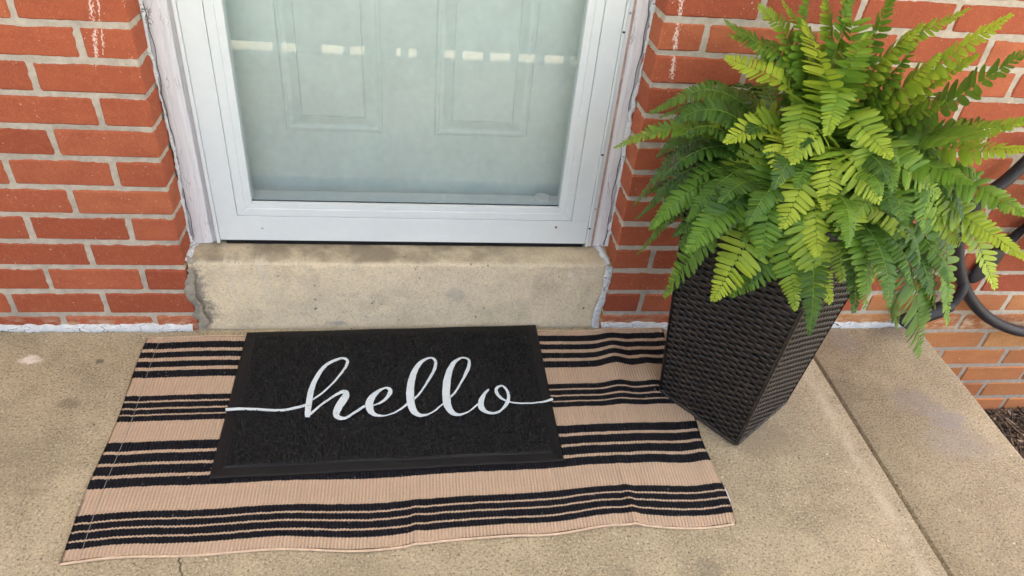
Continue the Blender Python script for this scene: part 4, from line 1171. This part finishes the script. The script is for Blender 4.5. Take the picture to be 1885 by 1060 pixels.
# ================================================================ HOSE ON THE WALL
def hose_thing():
    root = empty('garden_hose', (2.1, -.05, .45), label='black garden hose hanging in loops on the wall behind the fern', cat='hose')
    lp = [(1.93, -.045, .56), (1.895, -.042, .485), (1.855, -.038, .416), (1.855, -.036, .331), (1.882, -.034, .262), (1.938, -.034, .178), (2.018, -.034, .098), (2.110, -.034, .040), (2.215, -.034, .006),
          (2.330,-0.034,0.010),(2.440,-0.036,0.090),(2.500,-0.040,0.220),(2.520,-0.045,0.380),(2.470,-0.050,0.550),(2.360,-0.055,0.640),(2.220,-0.058,0.670),(2.100,-0.060,0.650),(2.020,-0.062,0.560),(1.995,-0.062,0.450),(2.015,-0.062,0.360),(2.075,-0.062,0.290),(2.170,-0.062,0.260),(2.290,-0.062,0.290),(2.360,-0.064,0.400),(2.340,-0.066,0.540),(2.240,-0.068,0.620),(2.130,-0.070,0.600),(2.060,-0.070,0.520),(2.050,-0.070,0.430),(2.090,-0.070,0.360),(2.180,-0.070,0.330)]
    me = tube_mesh('hose_loop', spline(lp, 8), .0150, 12)
    link('hose_loop', me, HOSE, root, smooth=True)
    # the fat end piece by the slab corner, half hidden by the fronds
    low = [(1.812, -.045, .045), (1.818, -.045, .052), (1.85, -.046, .070), (1.90, -.047, .095), (1.925, -.047, .112), (1.936, -.046, .135), (1.940, -.042, .165), (1.938, -.036, .180)]
    link('hose_end', tube_mesh('hose_end', spline(low, 4), [.010] * 2 + [.022] * 12 + [.018] * 3 + [.013] * 12, 14), HOSE, root, smooth=True)
    return root
hose_thing()
def hanger():
    root = empty('hose_hanger', (2.15, 0, .45), label='dark plastic hose hanger with an oval back plate on the right wall', cat='hose hanger')
    bm = bmesh.new()
    bmesh.ops.create_uvsphere(bm, u_segments=24, v_segments=12, radius=1)
    for v in bm.verts:
        x, z = v.co.x * .028, v.co.z * .062
        a = R(-16)
        v.co = Vector((2.003 + x * math.cos(a) - z * math.sin(a) * 1.0, -.012 + v.co.y * .010, .218 + x * math.sin(a) + z * math.cos(a)))
    me = bpy.data.meshes.new('plate'); bm.to_mesh(me); bm.free()
    link('plate', me, HOSE, root, smooth=True)
    link('arm', tube_mesh('arm', spline([(2.01, -.014, .27), (2.06, -.02, .36), (2.15, -.03, .44), (2.20, -.05, .46), (2.20, -.12, .47)], 6), .012, 10), HOSE, root, smooth=True)
    link('tie_wire', tube_mesh('tie_wire', [(1.990, -.088, .425), (1.983, -.085, .38), (1.975, -.075, .316)], .0013, 6), METAL, root)
hanger()

# ================================================================ MULCH BED
def mulch():
    n = 60
    xs = np.linspace(1.85, 4.2, n); ys = np.linspace(-1.9, .01, n)
    X, Y = np.meshgrid(xs, ys, indexing='ij')
    Z = GZ - .006 + vnoise(X * 14, Y * 14, 3) * .006
    link('mulch_bed', grid_mesh('mulch_bed', np.stack([X, Y, Z], -1)), BARK, kind='structure', smooth=True)
    cnt = 5200
    for mat, c0, frac in ((BARK, 0, .82), (BARK2, 1, .18)):
        k = int(cnt * frac)
        V = np.zeros((k, 8, 3))
        for i in range(k):
            x = 1.9 + abs(rng.normal(0, .35)) + rng.uniform(0, .2); y = -.005 - rng.uniform(0, .75)
            L = rng.uniform(.006, .028); w = rng.uniform(.0012, .004); h = rng.uniform(.0008, .0025)
            a = rng.uniform(0, 2 * math.pi); tl = rng.normal(0, .35)
            d = np.array([math.cos(a) * math.cos(tl), math.sin(a) * math.cos(tl), math.sin(tl)])
            e = np.array([-math.sin(a), math.cos(a), rng.normal(0, .3)]); f = np.cross(d, e)
            o = np.array([x, y, GZ + rng.uniform(-.002, .009)])
            jj = 0
            for sx in (-1, 1):
                ww = w * (1 if sx < 0 else rng.uniform(.3, .9))
                for sy, sz in ((-1, -1), (1, -1), (1, 1), (-1, 1)):
                    V[i, jj] = o + d * L * sx + e * ww * sy + f * h * sz; jj += 1
        q = np.array([(0, 3, 2, 1), (4, 5, 6, 7), (0, 1, 5, 4), (1, 2, 6, 5), (2, 3, 7, 6), (3, 0, 4, 7)])
        fc = (q[None] + (np.arange(k) * 8)[:, None, None]).reshape(-1, 4)
        me = pymesh('mulch', V.reshape(-1, 3), fc)
        link('mulch_chips' if c0 == 0 else 'pale_mulch_chips', me, mat, None, label='dark shredded bark mulch beside the porch slab' if c0 == 0 else 'pale bark shreds scattered through the mulch', cat='mulch', kind='stuff')
    tw = spline([(2.318, -.012, GZ + .014), (2.325, -.05, GZ + .016), (2.333, -.10, GZ + .013), (2.35, -.18, GZ + .015), (2.36, -.30, GZ + .012)], 5)
    link('twig', tube_mesh('twig', tw, [.0022 + .0012 * i / len(tw) for i in range(len(tw))], 7), TWIG, None, smooth=True, label='thin bare twig lying on the dark mulch', cat='twig')
    # one fallen pale leaf scrap
mulch()
